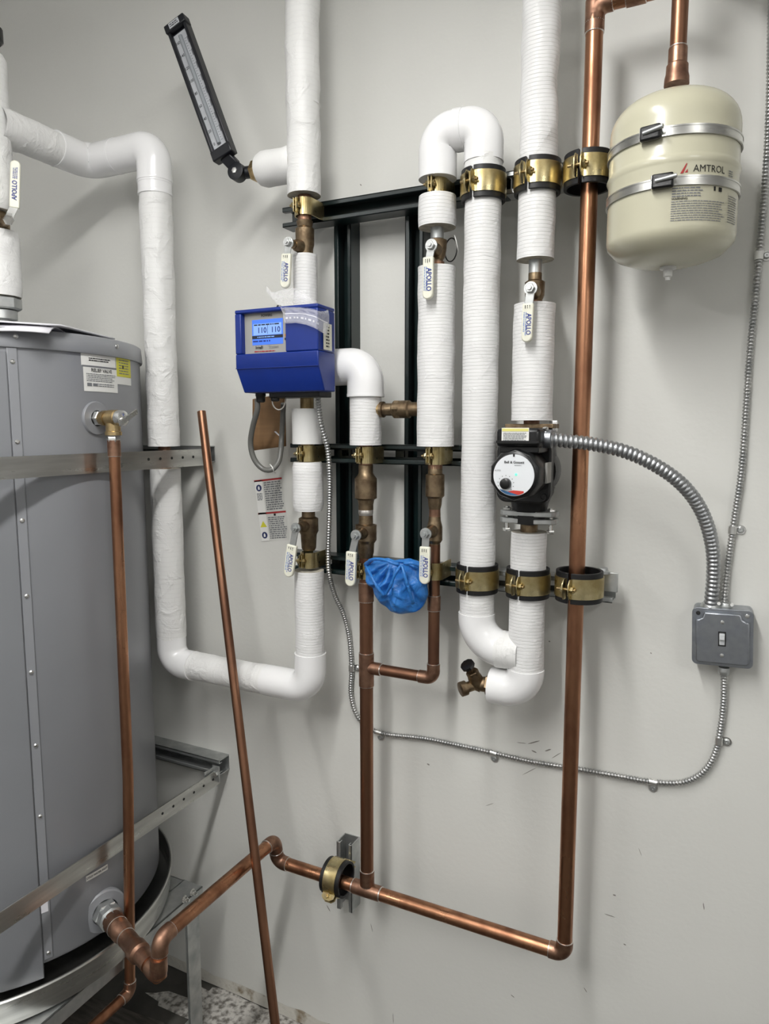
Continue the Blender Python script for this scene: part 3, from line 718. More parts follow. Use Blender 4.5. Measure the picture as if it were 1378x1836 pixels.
mb = MB(); mb.tube(fillet([V((-.930, yE-.006, .505))-d1*.035, V((-.930, yE-.006, .503)), V((-.930, yE-.006, .545))], .018, 10), rc+.002, 28); obj('elbow_fitting', mb, M['fitting'], t)
q = V((-.930, yE-.006, .505))
mb = MB(); mb.lathe([(0, .0215), (.045, .0215), (.05, .0185), (.10, .0185), (.105, .0215), (.125, .0215), (.13, .017), (.165, .0165)], IN+d1*.055, d1, 28); obj('adapter_fitting', mb, M['fitting'], t)
for k, rr in ((.07, .0215), (.112, .0185), (.168, .018)): ring_at(IN+d1*(k+.005), d1, rr, t)
# tee where the riser meets the level run, couplings
for dx in (-.034, .034): ring_at(P3(XB+dx, D, zH), (1, 0, 0), rc+.0008, t, .003)
mb = MB(); mb.tube([P3(XB-.033, D, zH), P3(XB+.033, D, zH)], rc+.0018, 28); obj('tee_fitting', mb, M['fitting'], t)
coupling(P3(XR, D, zz(1061, 32)), UP, rc, .05, t)
xx = at(1120, 3, D).x
coupling(P3(at(1140, 0, D).x, D, 2.235), (1, 0, 0), rc, .03, t)

# feed to the cream tank
DT = .168; XT = (at(1212, 200, DT).x+at(1197, 440, DT).x)/2
t = thing('copper_pipe', 'short copper pipe dropping into the top of the cream tank', 'pipe', P3(XT, DT, zz(1216, 140, DT)))
mb = MB(); mb.tube([P3(XT, DT, zz(1217, 140, DT)), P3(XT, DT, 2.30)], .0122, 24); obj('copper_tube', mb, M['copper_dull'], t)
zq = zz(1215, 152, DT); mb = MB(); mb.lathe([(0, .0185), (.010, .0180), (.016, .0165), (.028, .0160), (.030, .014), (.052, .0138), (.054, .0122)], P3(XT, DT, zq), UP, 24); obj('adapter_fitting', mb, M['fitting'], t)
ring_at(P3(XT, DT, zq+.054), UP, .0128, t)
mb = MB(); mb.tube(fillet([P3(XT, DT, 2.27), P3(XT, DT, 2.315), P3(XT, .52, 2.315), P3(XT, .52, CZ)], .018), .0125, 20); obj('upper_bend', mb, M['fitting'], t)
mb = MB(); mb.tube(fillet([P3(-.115, D, 2.235), P3(XT, D, 2.25), P3(XT, D+.02, 2.315), P3(XT, DT+.03, 2.315)], .012), .0125, 20); obj('cross_bend', mb, M['fitting'], t)

# ------------------------------------------------------------------ columns C and D: U bend and long ribbed pipe
rC = rad(67, at(784, 600, D)); rD = rad(65.5, at(860, 600, D))
zu = zz(830, 232)
t = thing('insulated_pipe', 'glossy white U bend joining two pipes at the top', 'pipe', P3((XC+XD)/2, D, zu))
rU = rad(70, at(830, 240, D))
elbow_cover('u_bend_cover', [P3(XC, D, zz(786, 322)), P3(XC, D, zu), P3(XD, D, zu), P3(XD, D, zz(868, 292))], rU, .031, t, seams=False)
mb = MB(); mb.arc(P3((XC+XD)/2, D, zu), (1, 0, 0), UP, rU-.004, rU+.0012, .017, -PI, PI, 40); obj('joint_tape', mb, M['pvc'], t)
sleeve('insulation_sleeve', [P3(XD, D, zz(867, 316)), P3(XD, D, zz(868, 284))], rD*1.03, M['wrapfine'], t, .0022, 8)
core([P3(XC, D, zz(788, 350)), P3(XC, D, zz(788, 310))], t)
t = thing('insulated_pipe', 'very long ribbed white pipe ending in an elbow towards the pump pipe', 'pipe', P3(XD, D, zz(853, 1080)))
sleeve('insulation_sleeve', [P3(XD, D, zz(852, 1102)), P3(XD, D, zz(868, 345))], rD*.985, M['wrap'], t, .0007, 71)
zk = zz(860, 1158)
elbow_cover('elbow_cover', [P3(XD, D, zz(853, 1098)), P3(XD, D, zk), P3(XE-.012, D, zk)], rD*1.04, .058, t, seams=False, lab='smooth white elbow cover')
sleeve('end_wrap', [P3(at(893, 1158, D).x, D, zk), P3(XE-.01, D, zk)], rD*1.06, M['wrapfine'], t, .0016, 33, ends=False)
t = thing('insulated_pipe', 'short ribbed white sleeve hanging between the U bend and its valve', 'pipe', P3(XC, D, zz(789, 415)))
sleeve('insulation_sleeve', [P3(XC, D, zz(789, 408)), P3(XC, D, zz(789, 352))], rC, M['wrap'], t, .0006, 18, taper=.001)
core([P3(XC, D, zz(788, 428)), P3(XC, D, zz(788, 345))], t, r=.0125, m=M['galv'], name='bare_pipe')
t = thing('insulated_pipe', 'long ribbed white sleeve of the middle pipe below the tagged valve', 'pipe', P3(XC, D, zz(780, 800)))
sleeve('insulation_sleeve', [P3(XC, D, zz(780, 800)), P3(XC, D, zz(784, 480))], rC, M['wrap'], t, .0009, 91)
core([P3(XC, D, zz(780, 840)), P3(XC, D, zz(784, 470))], t)
# valve tag
def valve_tag():
    p = at(817, 440, .10); t = thing('valve_tag', 'round white tag hung on a black loop from the valve under the U bend', 'tag', p)
    mb = MB(); mb.lathe([(0, .019), (.001, .019)], p, V((.93, .40, .25)), 28); obj('disc', mb, M['white'], t)
    a = at(800, 440, .10); c = at(808, 448, .10); mb = MB(); pts = [c+V((math.cos(k/20*2*PI)*.0145, -math.cos(k/20*2*PI)*.006, math.sin(k/20*2*PI)*.0215)) for k in range(21)]
    mb.tube(pts, .0012, 8, cap=False); obj('loop', mb, M['black'], t)
valve_tag()

# ------------------------------------------------------------------ column E: riser, pump, hose tap
rE = rad(66, at(960, 400, D))
t = thing('insulated_pipe', 'wrinkled white riser from the ceiling right of the U bend', 'pipe', P3(XE, D, zz(962, 465)))
sleeve('insulation_sleeve', [P3(XE, D, zz(966, 312)), P3(XE, D, CZ)], rE*.98, M['wrap'], t, .0026, 77)
sleeve('insulation_sleeve', [P3(XE, D, zz(963, 466)), P3(XE, D, zz(966, 318))], rE*1.0, M['wrap'], t, .0008, 17)
core([P3(XE, D, zz(962, 500)), P3(XE, D, zz(966, 318))], t, r=.0118, m=M['galv'], name='bare_pipe')
t = thing('insulated_pipe', 'ribbed white sleeve between the upper ball valve and the pump', 'pipe', P3(XE, D, zz(958, 755)))
sleeve('insulation_sleeve', [P3(XE, D, zz(956, 754)), P3(XE, D, zz(961, 546))], rad(73, at(958, 650, D)), M['wrap'], t, .0009, 27)
core([P3(XE, D, zz(956, 775)), P3(XE, D, zz(961, 540))], t)
t = thing('insulated_pipe', 'ribbed white pipe under the pump ending in an elbow with a hose tap', 'pipe', P3(XE, D, zz(945, 1200)))
sleeve('insulation_sleeve', [P3(XE, D, zz(943, 1203)), P3(XE, D, zz(947, 953))], rad(63, at(945, 1100, D)), M['wrap'], t, .0009, 57)
core([P3(XE, D, zz(947, 990)), P3(XE, D, zz(947, 940))], t, r=.016, m=M['bronze'], name='pump_tail')
zo = zz(930, 1236); rO = rad(66, at(940, 1220, D))
elbow_cover('elbow_cover', [P3(XE, D, zz(943, 1198)), P3(XE, D, zo), P3(at(880, 1236, D).x, D, zo)], rO, .038, t, seams=False)

def hose_tap():
    a = P3(at(882, 1236, D).x, D, zo); t = thing('hose_tap', 'bronze hose tap with small black wheel below the white elbow', 'tap', a)
    b = at(856, 1226, .125); c = at(846, 1205, .14); w = at(838, 1193, .15); o = at(826, 1236, .15)
    mb = MB(); mb.tube([a+V((.02, 0, 0)), a, b], [.0165, .0165, .0135], 20); obj('inlet', mb, M['bronze'], t)
    mb = MB(); mb.hexa(a+V((-.012, 0, 0)), V((1, 0, 0)), .0205, .012); obj('inlet_hex', mb, M['bronze'], t)
    mb = MB(); mb.tube([b+V((.01, 0, -.005)), b, (b+c)/2, c], [.012, .0155, .014, .011], 20); obj('body', mb, M['bronze'], t)
    mb = MB(); mb.hexa(c-(c-b).normalized()*.006, (c-b), .0125, .009); obj('bonnet_nut', mb, M['bronze'], t)
    mb = MB(); mb.tube([c, w], .004, 10); obj('stem', mb, M['bronze'], t)
    ax = (w-c).normalized(); mb = MB(); mb.lathe([(-.004, .010), (-.003, .014), (.003, .014), (.004, .010)], w, ax, 10); obj('wheel', mb, M['black'], t)
    d = (o-b).normalized(); mb = MB(); mb.tube([b+d*.005, o-d*.012], .0105, 18); mb.lathe([(0, .0115), (.001, .0145), (.013, .0145), (.014, .012)], o-d*.012, d, 20); obj('outlet', mb, M['bronze'], t)
hose_tap()

def pump():
    t = thing('circulator_pump', 'black circulator pump with white round dial face', 'pump', P3(XE, D, zz(950, 910)))
    fc = at(921, 852, .258); ax = V((0, -1, 0)); base = V((fc.x, -.10, fc.z)); xc = XE
    C0 = V((XE, -D, fc.z+.002))
    # volute and motor flange (rounded square, bolted)
    def rsq(hw, hh, r, n=6):
        out = []
        for sx, sy, a0 in ((1, 1, 0), (-1, 1, PI/2), (-1, -1, PI), (1, -1, 3*PI/2)):
            for i in range(n+1): a = a0+PI/2*i/n; out.append((sx*(hw-r)+r*math.cos(a), sy*(hh-r)+r*math.sin(a)))
        return out
    U = V((1, 0, 0)); cm = V((XE+.000, 0, fc.z-.001))
    mb = MB(); mb.lathe([(0, .030), (.008, .048), (.045, .052), (.060, .050)], V((XE, -.075, fc.z)), ax, 36); obj('volute', mb, M['castblack'], t)
    mb = MB(); mb.prism(rsq(.049, .055, .018), V((XE+.0, -.150, fc.z)), U, UP, ax, .020); obj('motor_flange', mb, M['castblack'], t, bevel=.003)
    mb = MB(); mb.prism(rsq(.047, .053, .020), V((XE, -.128, fc.z)), U, UP, ax, .018); obj('rear_flange', mb, mat('dark_bronze_casting', '2b2926', .5, .5), t, bevel=.003)
    for sx in (-1, 1):
        for sy in (-1, 1):
            q = V((XE+sx*.037, -.1705, fc.z+sy*.043)); mb = MB(); mb.lathe([(0, .0065), (.003, .0065), (.003, .004), (.001, .0035)], q, ax, 16); obj('flange_screw', mb, M['black'], t)
    mb = MB(); mb.lathe([(0, .040), (.03, .041), (.05, .043), (.082, .0435), (.086, .041)], V((fc.x+.0, -.170, fc.z)), ax, 10, phase=.3); obj('motor_can', mb, M['castblack'], t, bevel=.001)
    mb = MB(); mb.box(V((fc.x+.043, -.200, fc.z+.002)), (.004, .03, .035)); obj('rating_plate', mb, M['grey'], t, bevel=.0005)
    R = rad(77, fc)
    mb = MB(); mb.lathe([(0, R+.003), (.004, R+.003), (.006, R)], V((fc.x, fc.y+.005, fc.z)), ax, 48); obj('face_rim', mb, M['black'], t)
    mb = MB(); mb.lathe([(0, R-.001), (.0018, R-.001)], V((fc.x, fc.y-.0005, fc.z)), ax, 56); f = obj('dial_face', mb, mat('dial_white', 'dcdfe2', .4), t)
    fn = plane_fn(V((fc.x, fc.y-.0030, fc.z)), U, UP, 0)
    def seg(name, col, y0, y1, curve):
        mb = MB(); n = 16; top = []; bot = []
        for i in range(n+1):
            x = -R+2*R*i/n; yb = -math.sqrt(max(0, (R-.002)**2-x*x)); yt = curve(x)
            if yt > yb: top.append((x, yt)); bot.append((x, yb))
        if len(top) > 1:
            for i in range(len(top)-1):
                q = mb.add([fn(*bot[i]), fn(*bot[i+1]), fn(*top[i+1]), fn(*top[i])]); mb.face([q, q+1, q+2, q+3])
            obj(name, mb, col, f, flat=True)
    seg('red_swoosh', mat('swoosh_red', 'c0392f', .4), 0, 0, lambda x: -R*.70+x*.10-abs(x)*.15)
    fn_b = plane_fn(V((fc.x, fc.y-.0033, fc.z)), U, UP, 0)
    fn_old = fn
    fn = fn_b
    seg('blue_swoosh', mat('swoosh_blue', '35648f', .4), 0, 0, lambda x: -R*.84-x*.28)
    fn = fn_old
    mb = MB(); mb.lathe([(0, .0095), (.006, .0088), (.007, .007)], fn(-R*.36, -R*.40), ax, 24); obj('selector_knob', mb, M['black'], f)
    text('face_lettering', 'Bell & Gossett', .0058, fn, M['ink'], f, x=R*.02, y=R*.60, bold=True)
    text('face_lettering', 'ecocirc', .004, fn, M['greyink'], f, x=R*.2, y=R*.47)
    text('face_lettering', 'AUTO', .0038, fn, M['ink'], f, x=-R*.76, y=R*.2)
    for i in range(11):
        a = -PI*.75+i*PI*1.5/10+PI/2; q = (-R*.36+.0135*math.cos(a), -R*.40+.0135*math.sin(a)); patch('tick', fn, .0012, .0012, M['ink'], f, x=q[0], y=q[1], n=1)
    mb = MB(); mb.lathe([(0, .0022), (.001, .0018), (.0014, 0)], fn(R*.12, R*.04), ax, 12); obj('led', mb, M['led'], f, label='glowing green light')
    patch('face_notch', fn, .003, .005, M['ink'], f, x=0, y=R*.93, n=1)
    # terminal box above
    a = at(889, 768, .245); b = at(968, 768, .245); zt = a.z; zb = at(925, 802, .245).z; cx = (a.x+b.x)/2; w = b.x-a.x
    mb = MB(); mb.box((cx, -.205, (zt+zb)/2), (w, .080, zt-zb)); tb = obj('terminal_box', mb, M['black'], t, bevel=.006)
    mb = MB(); mb.box((cx, -.200, zb-.004), (w*.9, .07, .012)); obj('terminal_box_foot', mb, M['black'], t, bevel=.002)
    mb = MB(); mb.box((cx, -.247, zb+.009), (w*.96, .003, .004)); obj('ridge', mb, M['black'], tb)
    lf = plane_fn(V((cx-.004, -.2462, (zt+zb)/2+.005)), U, UP, 0)
    patch('warning_label', lf, w*.62, (zt-zb)*.74, M['white'], tb); lf2 = plane_fn(V((cx-.004, -.2468, (zt+zb)/2+.005)), U, UP, 0)
    patch('label_header', lf2, w*.60, (zt-zb)*.15, mat('pale_yellow_ink', 'd8d27a', .5), tb, y=(zt-zb)*.26)
    fine_print('label_print', plane_fn(V((cx-.004, -.2472, (zt+zb)/2+.005)), U, UP, 0), w*.54, (zt-zb)*.46, 6, M['greyink'], tb, y=-.003, seed=8)
    # flanges
    for yc, nm in ((924, 'upper'), (937, 'lower')):
        z = zz(950, yc); mb = MB(); pts = [(-.052, -.012), (-.045, -.020), (-.02, -.026), (.02, -.026), (.045, -.020), (.052, -.012), (.052, .012), (.045, .02), (.02, .026), (-.02, .026), (-.045, .02), (-.052, .012)]
        mb.prism(pts, V((XE, -D, z)), V((1, 0, 0)), V((0, 1, 0)), UP, .0095); obj('pipe_flange', mb, M['galv'], t, bevel=.0015)
    mb = MB(); z = zz(950, 928); mb.lathe([(-.010, .030), (.006, .030)], V((XE, -D, z)), UP, 28); obj('gasket', mb, M['castblack'], t)
    z1 = zz(950, 916); mb = MB(); mb.lathe([(0, .031), (.014, .034), (.045, .045)], V((XE, -D, z1)), UP, 28); obj('lower_neck', mb, M['castblack'], t)
    for sx in (-1, 1):
        q = V((XE+sx*.041, -D-.004, zz(950, 952))); mb = MB(); mb.tube([q, q+V((0, 0, .045))], .004, 12); obj('flange_bolt', mb, M['steel'], t)
        for dz in (-.002, .036): mb = MB(); mb.hexa(q+V((0, 0, dz)), UP, .0078, .0065); obj('bolt_nut', mb, M['steel'], t)
    z2 = zz(955, 768); mb = MB(); mb.prism([(-.044, -.02), (.044, -.02), (.05, 0), (.044, .02), (-.044, .02), (-.05, 0)], V((XE, -D, z2)), V((1, 0, 0)), V((0, 1, 0)), UP, .008); obj('pipe_flange', mb, M['bronze'], t, bevel=.001)
    mb = MB(); mb.lathe([(0, .034), (-.03, .044), (-.05, .047)], V((XE, -D, z2)), UP, 28); obj('upper_neck', mb, M['castblack'], t)
    mb = MB(); mb.hexa(V((XE+.041, -D-.004, z2-.006)), UP, .0078, .02); obj('bolt_nut', mb, M['steel'], t)
    # conduit connector on the box
    q = at(972, 787, .205); mb = MB(); mb.tube([q+V((-.012, 0, 0)), q+V((.016, 0, 0))], .0155, 24); mb.hexa(q+V((-.004, 0, 0)), V((1, 0, 0)), .0185, .006); obj('connector', mb, M['box'], t)
    mb = MB(); mb.lathe([(0, .005), (.004, .005), (.005, .003)], q+V((.006, -.004, .015)), V((0, -.3, 1)), 12); obj('connector_screw', mb, M['steel'], t)
pump()

# ------------------------------------------------------------------ conduits
def corrugated(name, label, pts, r, pitch, amp, m, seg=14, sub=4, cat='conduit'):
    path = spline(pts, pitch/sub); prof = [0, .75, 1, .75][:sub] if sub == 4 else [0, 1]
    rr = [r-amp+amp*prof[i % sub] for i in range(len(path))]; mb = MB(); mb.tube(path, rr, seg)
    o = obj(name, mb, m, None, sharp=80, loc=pts[0]); return tag(o, label, cat)
corrugated('flexible_conduit', 'thick ribbed metal conduit curving from the pump to the switch box',
           [at(974, 787, .205), at(1010, 790, .195), at(1060, 796, .18), at(1115, 808, .165), at(1165, 829, .15), at(1210, 858, .13), at(1243, 893, .105), at(1265, 935, .08), at(1277, 985, .055), at(1278, 1035, .04), at(1273, 1092, .033)],
           .0122, .0082, .0026, M['conduit_big'], 22)
corrugated('armoured_cable', 'thin armoured cable from the blue box down and along the wall to the switch box',
           [at(570, 700, .14), at(571, 730, .14), at(576, 765, .145), at(587, 805, .135), at(591, 860, .12), at(590, 930, .105), at(588, 990, .10), at(590, 1030, .092), at(600, 1068, .06), at(616, 1102, .03), at(626, 1145, .011), at(630, 1198, .009), at(629, 1245, .009), at(640, 1283, .009), at(662, 1305, .009), at(690, 1316, .009), at(760, 1324, .009), at(825, 1337, .009), at(885, 1350, .009), at(950, 1365, .009), at(1030, 1378, .009), at(1100, 1390, .009), at(1170, 1402, .009), at(1225, 1402, .009), at(1262, 1382, .009), at(1283, 1345, .009), at(1292, 1300, .009), at(1297, 1250, .012), at(1297, 1195, .02)],
           .0060, .0060, .0024, M['conduit'], 12)
corrugated('armoured_cable', 'thin armoured cable climbing the wall past the cream tank',
           [at(1298, 1094, .02), at(1299, 1060, .014), at(1306, 1000, .009), at(1316, 930, .009), at(1328, 850, .009), at(1335, 760, .009), at(1343, 640, .009), at(1353, 540, .009), at(1362, 440, .009), at(1371, 330, .009), at(1378, 200, .009), at(1381, 60, .009), at(1382, -90, .009), at(1382, -300, .009)],
           .0060, .0060, .0024, M['conduit'], 12)
def cable_strap(lab, c, scr, m=None, adir=(0, 0, 1)):
    p = at(*c, .009); s_ = at(*scr, .003); t = thing('cable_strap', lab, 'strap', p)
    ax = V(adir).normalized(); m = m or M['steel']
    side = V((s_.x-p.x, 0, s_.z-p.z)); side = (side-ax*side.dot(ax)); side.normalize()
    mb = MB(); mb.arc(p, ax, V((0, -1, 0)), .0058, .0070, .014, -PI*.5, PI*.5, 14)
    obj('saddle', mb, m, t)
    mb = MB(); L = (s_-p).length; mb.lathe([(0, .0085), (.0016, .0085)], V((s_.x, -.001, s_.z)), V((0, -1, 0)), 20)
    mb.box(V((p.x, -.0018, p.z))+side*L*.55, (L*.8, .0014, .012), (side, V((0, 1, 0)), side.cross(V((0, 1, 0))))); obj('tab', mb, m, t)
    mb = MB(); mb.lathe([(0, .0062), (.003, .0058), (.0045, .004), (.0045, .0015), (.003, 0)], V((s_.x, -.002, s_.z)), V((0, -1, 0)), 8); obj('screw', mb, M['galv'], t)
cable_strap('small steel cable strap beside the copper riser under the white loop', (630, 1198), (640, 1198))
cable_strap('small steel cable strap just right of the copper riser foot', (680, 1313), (682, 1322), adir=(1, 0, -.1))
cable_strap('small steel cable strap left of the scuff marks', (885, 1350), (886, 1360), adir=(1, 0, -.1))
cable_strap('small steel cable strap at the lowest point of the armoured cable', (1170, 1402), (1170, 1413), adir=(1, 0, -.05))
cable_strap('small steel cable strap with dark screw below the switch box', (1288, 1328), (1302, 1330))
cable_strap('small steel cable strap above the switch box', (1312, 950), (1327, 950))
cable_strap('white cable strap at the right edge beside the cream tank', (1360, 458), (1374, 458), m=M['white'])

# ------------------------------------------------------------------ switch box
def switch_box():
    a = at(1243, 1093, .055); b = at(1352, 1098, .055); c = at(1238, 1190, .055); e = at(1346, 1203, .055)
    cen = (a+b+c+e)/4; u = ((b-a)+(e-c)).normalized(); u.y = 0; u.normalize(); v = V((0, -1, 0)).cross(u)*-1
    v = UP-u*UP.dot(u); v.normalize(); n = u.cross(v)
    w = ((b-a).length+(e-c).length)/2; h = ((a-c).length+(b-e).length)/2; t = thing('switch_box', 'square steel electrical box with a toggle switch', 'switch box', V((cen.x, 0, cen.z)))
    def rsq(hw, hh, r, n=5):
        out = []
        for sx, sy, a0 in ((1, 1, 0), (-1, 1, PI/2), (-1, -1, PI), (1, -1, 3*PI/2)):
            for i in range(n+1): q = a0+PI/2*i/n; out.append((sx*(hw-r)+r*math.cos(q), sy*(hh-r)+r*math.sin(q)))
        return out
    o = V((cen.x, -.001, cen.z)); mb = MB(); mb.prism(rsq(w/2, h/2, .008), o, u, v, n, .042); obj('back_box', mb, M['box'], t, bevel=.001)
    mb = MB(); mb.prism(rsq(w/2+.001, h/2+.001, .009), o+n*.0425, u, v, n, .002); cv = obj('cover', mb, M['box'], t, bevel=.0008)
    k = .014; hw, hh = w/2-.005, h/2-.005
    pl = [(hw, hh-k), (hw, -hh+k*.3), (hw-k*.3, -hh), (-hw+k*.3, -hh), (-hw, -hh+k*.3), (-hw, hh-k), (-hw+k*.35, hh-k*.95), (-hw+k*.8, hh-k*.7), (-hw+k, hh), (hw-k, hh), (hw-k*.8, hh-k*.7), (hw-k*.35, hh-k*.95)]
    mb = MB(); mb.prism(pl, o+n*.044, u, v, n, .008); obj('raised_panel', mb, M['box'], t, bevel=.0025)
    q = o+n*.052
    mb = MB(); mb.box(q+n*.0005, (.0125, .0265, .001), (u, v, n)); obj('toggle_slot', mb, M['ink'], t)
    mb = MB(); mb.box(q+n*.004+v*.005, (.0088, .011, .009), (u, v, n)); mb.box(q+n*.001-v*.005, (.0088, .012, .002), (u, v, n)); obj('toggle', mb, mat('ivory_toggle', 'c9ccce', .35), t, bevel=.001)
    for s_ in (-1, 1):
        mb = MB(); mb.lathe([(0, .0035), (.0012, .003), (.0016, 0)], q+v*s_*.030, n, 14); obj('screw', mb, M['steel'], t)
    for sx, sy, m in ((-1, 1, M['ink']), (1, 1, M['steel']), (-1, -1, M['steel']), (1, -1, M['ink'])):
        mb = MB(); mb.lathe([(0, .0038), (.0013, .0034), (.0018, 0)], o+n*.0446+u*sx*(w/2-.009)+v*sy*(h/2-.009), n, 14); obj('cover_screw', mb, m, t)
    for px, py, r in ((1274, 1089, .0165), (1300, 1088, .0105), (1297, 1202, .009)):
        p = at(px, py, .028); mb = MB(); mb.lathe([(-.006, r), (.0, r+.001), (.003, r+.001), (.008, r*.9)], V((p.x, -.028, p.z)), UP if py < 1150 else -UP, 20); obj('conduit_connector', mb, M['galv'], t)
    for dx in (-.009, .012):
        p = at(1298, 1087, .04); mb = MB(); mb.lathe([(0, .0032), (.003, .003)], V((p.x+dx, -.04, p.z+.004)), V((0, -1, .2)), 10); obj('connector_screw', mb, M['steel'], t)
switch_box()

# ------------------------------------------------------------------ cream expansion tank
def expansion_tank():
    R = rad(218, P3(XT, DT, 1.92)); zt = zz(1212, 181, DT); c = P3(XT, DT, 0)
    # front bottom edge seen at row 425, shoulder at row 190
    zb = at(1205, 411, DT+R).z; zsh = zt-.060
    t = thing('expansion_tank', 'cream expansion tank held by two steel bands on the wall', 'tank', V((XT, -DT, zb)))
    prof = []
    for i in range(11): a = PI/2*i/10; prof.append((zb-.030+.030*(1-math.cos(a)) if 0 else zb-.036+.036*(1-math.cos(a*.999)), R*.93*math.sin(a)))
    prof = [(zb-.034, .0), (zb-.0335, .02), (zb-.031, .04), (zb-.026, .06), (zb-.019, .078), (zb-.010, R-.008), (zb-.003, R-.0018), (zb+.006, R)]
    zm = zz(1205, 298, DT+R)
    zm = at(1205, 283, DT+R).z
    prof += [(zm-.008, R), (zm-.005, R+.0008), (zm, R+.0028), (zm+.005, R+.0008), (zm+.008, R), (zsh+.01, R)]
    for i in range(1, 11): a = PI/2*i/10; prof.append((zsh+.01+(zt-zsh-.01)*math.sin(a)**1.0, (R-.055)+.055*math.cos(a) if i < 10 else R-.055))
    prof.append((zt+.004, .02)); prof.append((zt+.0045, 0))
    mb = MB(); mb.lathe(prof, c, UP, 72); obj('shell', mb, M['cream'], t, sharp=60)
    mb = MB(); mb.lathe([(0, .0235), (.006, .021), (.012, .0175)], V((XT, -DT, zt+.001)), UP, 24); obj('neck', mb, M['cream'], t)
    mb = MB(); mb.lathe([(0, .0125), (-.007, .0125), (-.008, .007), (-.018, .0065), (-.019, .004), (-.024, .0035)], V((XT, -DT, zb-.030)), UP, 20); obj('air_valve_cap', mb, mat('translucent_cap', 'd8d8d4', .3), t, label='pale plastic air valve cap')
    # bands
    for k, (py, ang) in enumerate(((234, -13), (325, -2))):
        z = at(1205, py, DT+R).z; a0 = math.radians(-90-ang)
        cc = V((XT, -DT, z)); fr = V((0, -1, 0))
        mb = MB(); mb.arc(cc, UP, fr, R+.0005, R+.0022, .0135, -PI, PI, 72); bd = obj('steel_band', mb, M['band'], t)
        for s_ in (-1, 1):
            mb = MB(); mb.arc(cc+UP*s_*.0055, UP, fr, R+.0020, R+.0030, .0022, -PI, PI, 72); obj('band_edge', mb, M['band'], bd)
        th = math.atan2(-1, 0)+math.radians(ang)
        n = V((math.cos(th), math.sin(th), 0)); u = V((-math.sin(th), math.cos(th), 0)); p = cc+n*(R+.006)
        mb = MB(); mb.box(p+n*.001, (.030, .010, .021), (u, n, UP)); obj('worm_housing', mb, M['castblack'], bd, bevel=.003)
        mb = MB(); mb.tube([p+n*.006-u*.009, p+n*.008+u*.020+UP*.003], .0032, 14); obj('worm_screw', mb, M['galv'], bd)
        mb = MB(); mb.box(p-u*.014-n*.001, (.004, .009, .019), (u, n, UP)); obj('housing_lip', mb, M['steel'], bd, bevel=.001)
    # wall bracket (mostly hidden)
    mb = MB(); mb.box((XT, -.035, (zb+zt)/2-.03), (.041, .068, .14)); obj('wall_bracket', mb, M['galv'], t, bevel=.001)
    # print
    z0 = zm; b = R+.0006
    fn = cyl_fn(XT, -DT, R, math.radians(-90), 0, .0008)
    def th(px, py):                       # arc length along the shell front for a photo pixel
        v = ray(px, py); ox, oy = CC.x-XT, CC.y+DT; A = v.x**2+v.y**2; B = 2*(ox*v.x+oy*v.y); C = ox*ox+oy*oy-R*R
        s_ = (-B-math.sqrt(max(0, B*B-4*A*C)))/2/A; P = CC+v*s_; return (math.atan2(P.y+DT, P.x-XT)+PI/2)*R, P.z
    x0, y0 = th(1240, 303); x1, y1 = th(1299, 312)
    text('maker_lettering', 'AMTROL', .0138, fn, M['ink'], t, x=(x0+x1)/2, y=(y0+y1)/2+.0022, sx=(x1-x0)/.058*1.0)
    xa, ya = th(1227, 303); mb = MB()
    q = mb.add([fn(xa-.006, ya-.006), fn(xa-.002, ya-.006), fn(xa+.003, ya+.007), fn(xa+.002, ya+.008)]); mb.face([q, q+1, q+2, q+3])
    q = mb.add([fn(xa, ya-.005), fn(xa+.004, ya-.005), fn(xa+.004, ya)]); mb.face([q, q+1, q+2]); obj('red_emblem', mb, M['redink'], t, flat=True)
    xl, yl = th(1204, 332); xr, yr = th(1297, 400); xr2, _ = th(1317, 400)
    zt_ = at(1205, 336, DT+R).z; zb_ = at(1205, 399, DT+R).z
    H = zt_-zb_
    fine_print('instruction_print', fn, (xr-xl)*.55, H*.30, 4, M['greyink'], t, x=xl+(xr-xl)*.28, y=zt_-H*.15, seed=2)
    fine_print('instruction_print', fn, (xr-xl), H*.60, 9, M['greyink'], t, x=(xl+xr)/2, y=zb_+H*.32, seed=3, fill=.36)
    fine_print('instruction_print', fn, (xr2-xr)*.8, H*.8, 12, M['greyink'], t, x=(xr+xr2)/2+.003, y=zb_+H*.45, seed=4, fill=.36)
    fine_print('small_print', fn, .011, .016, 5, M['greyink'], t, x=x1+.013, y=y1-.001, seed=5)
    patch('black_mark', fn, .006, .006, M['ink'], t, x=xl+(xr-xl)*.86, y=zt_-H*.06); patch('black_mark', fn, .003, .006, M['ink'], t, x=xl+(xr-xl)*.74, y=zt_-H*.05)
    text('bold_warning', 'WARNING', .0045, fn, M['ink'], t, x=xl+.011, y=zb_+H*.66, bold=True)
expansion_tank()

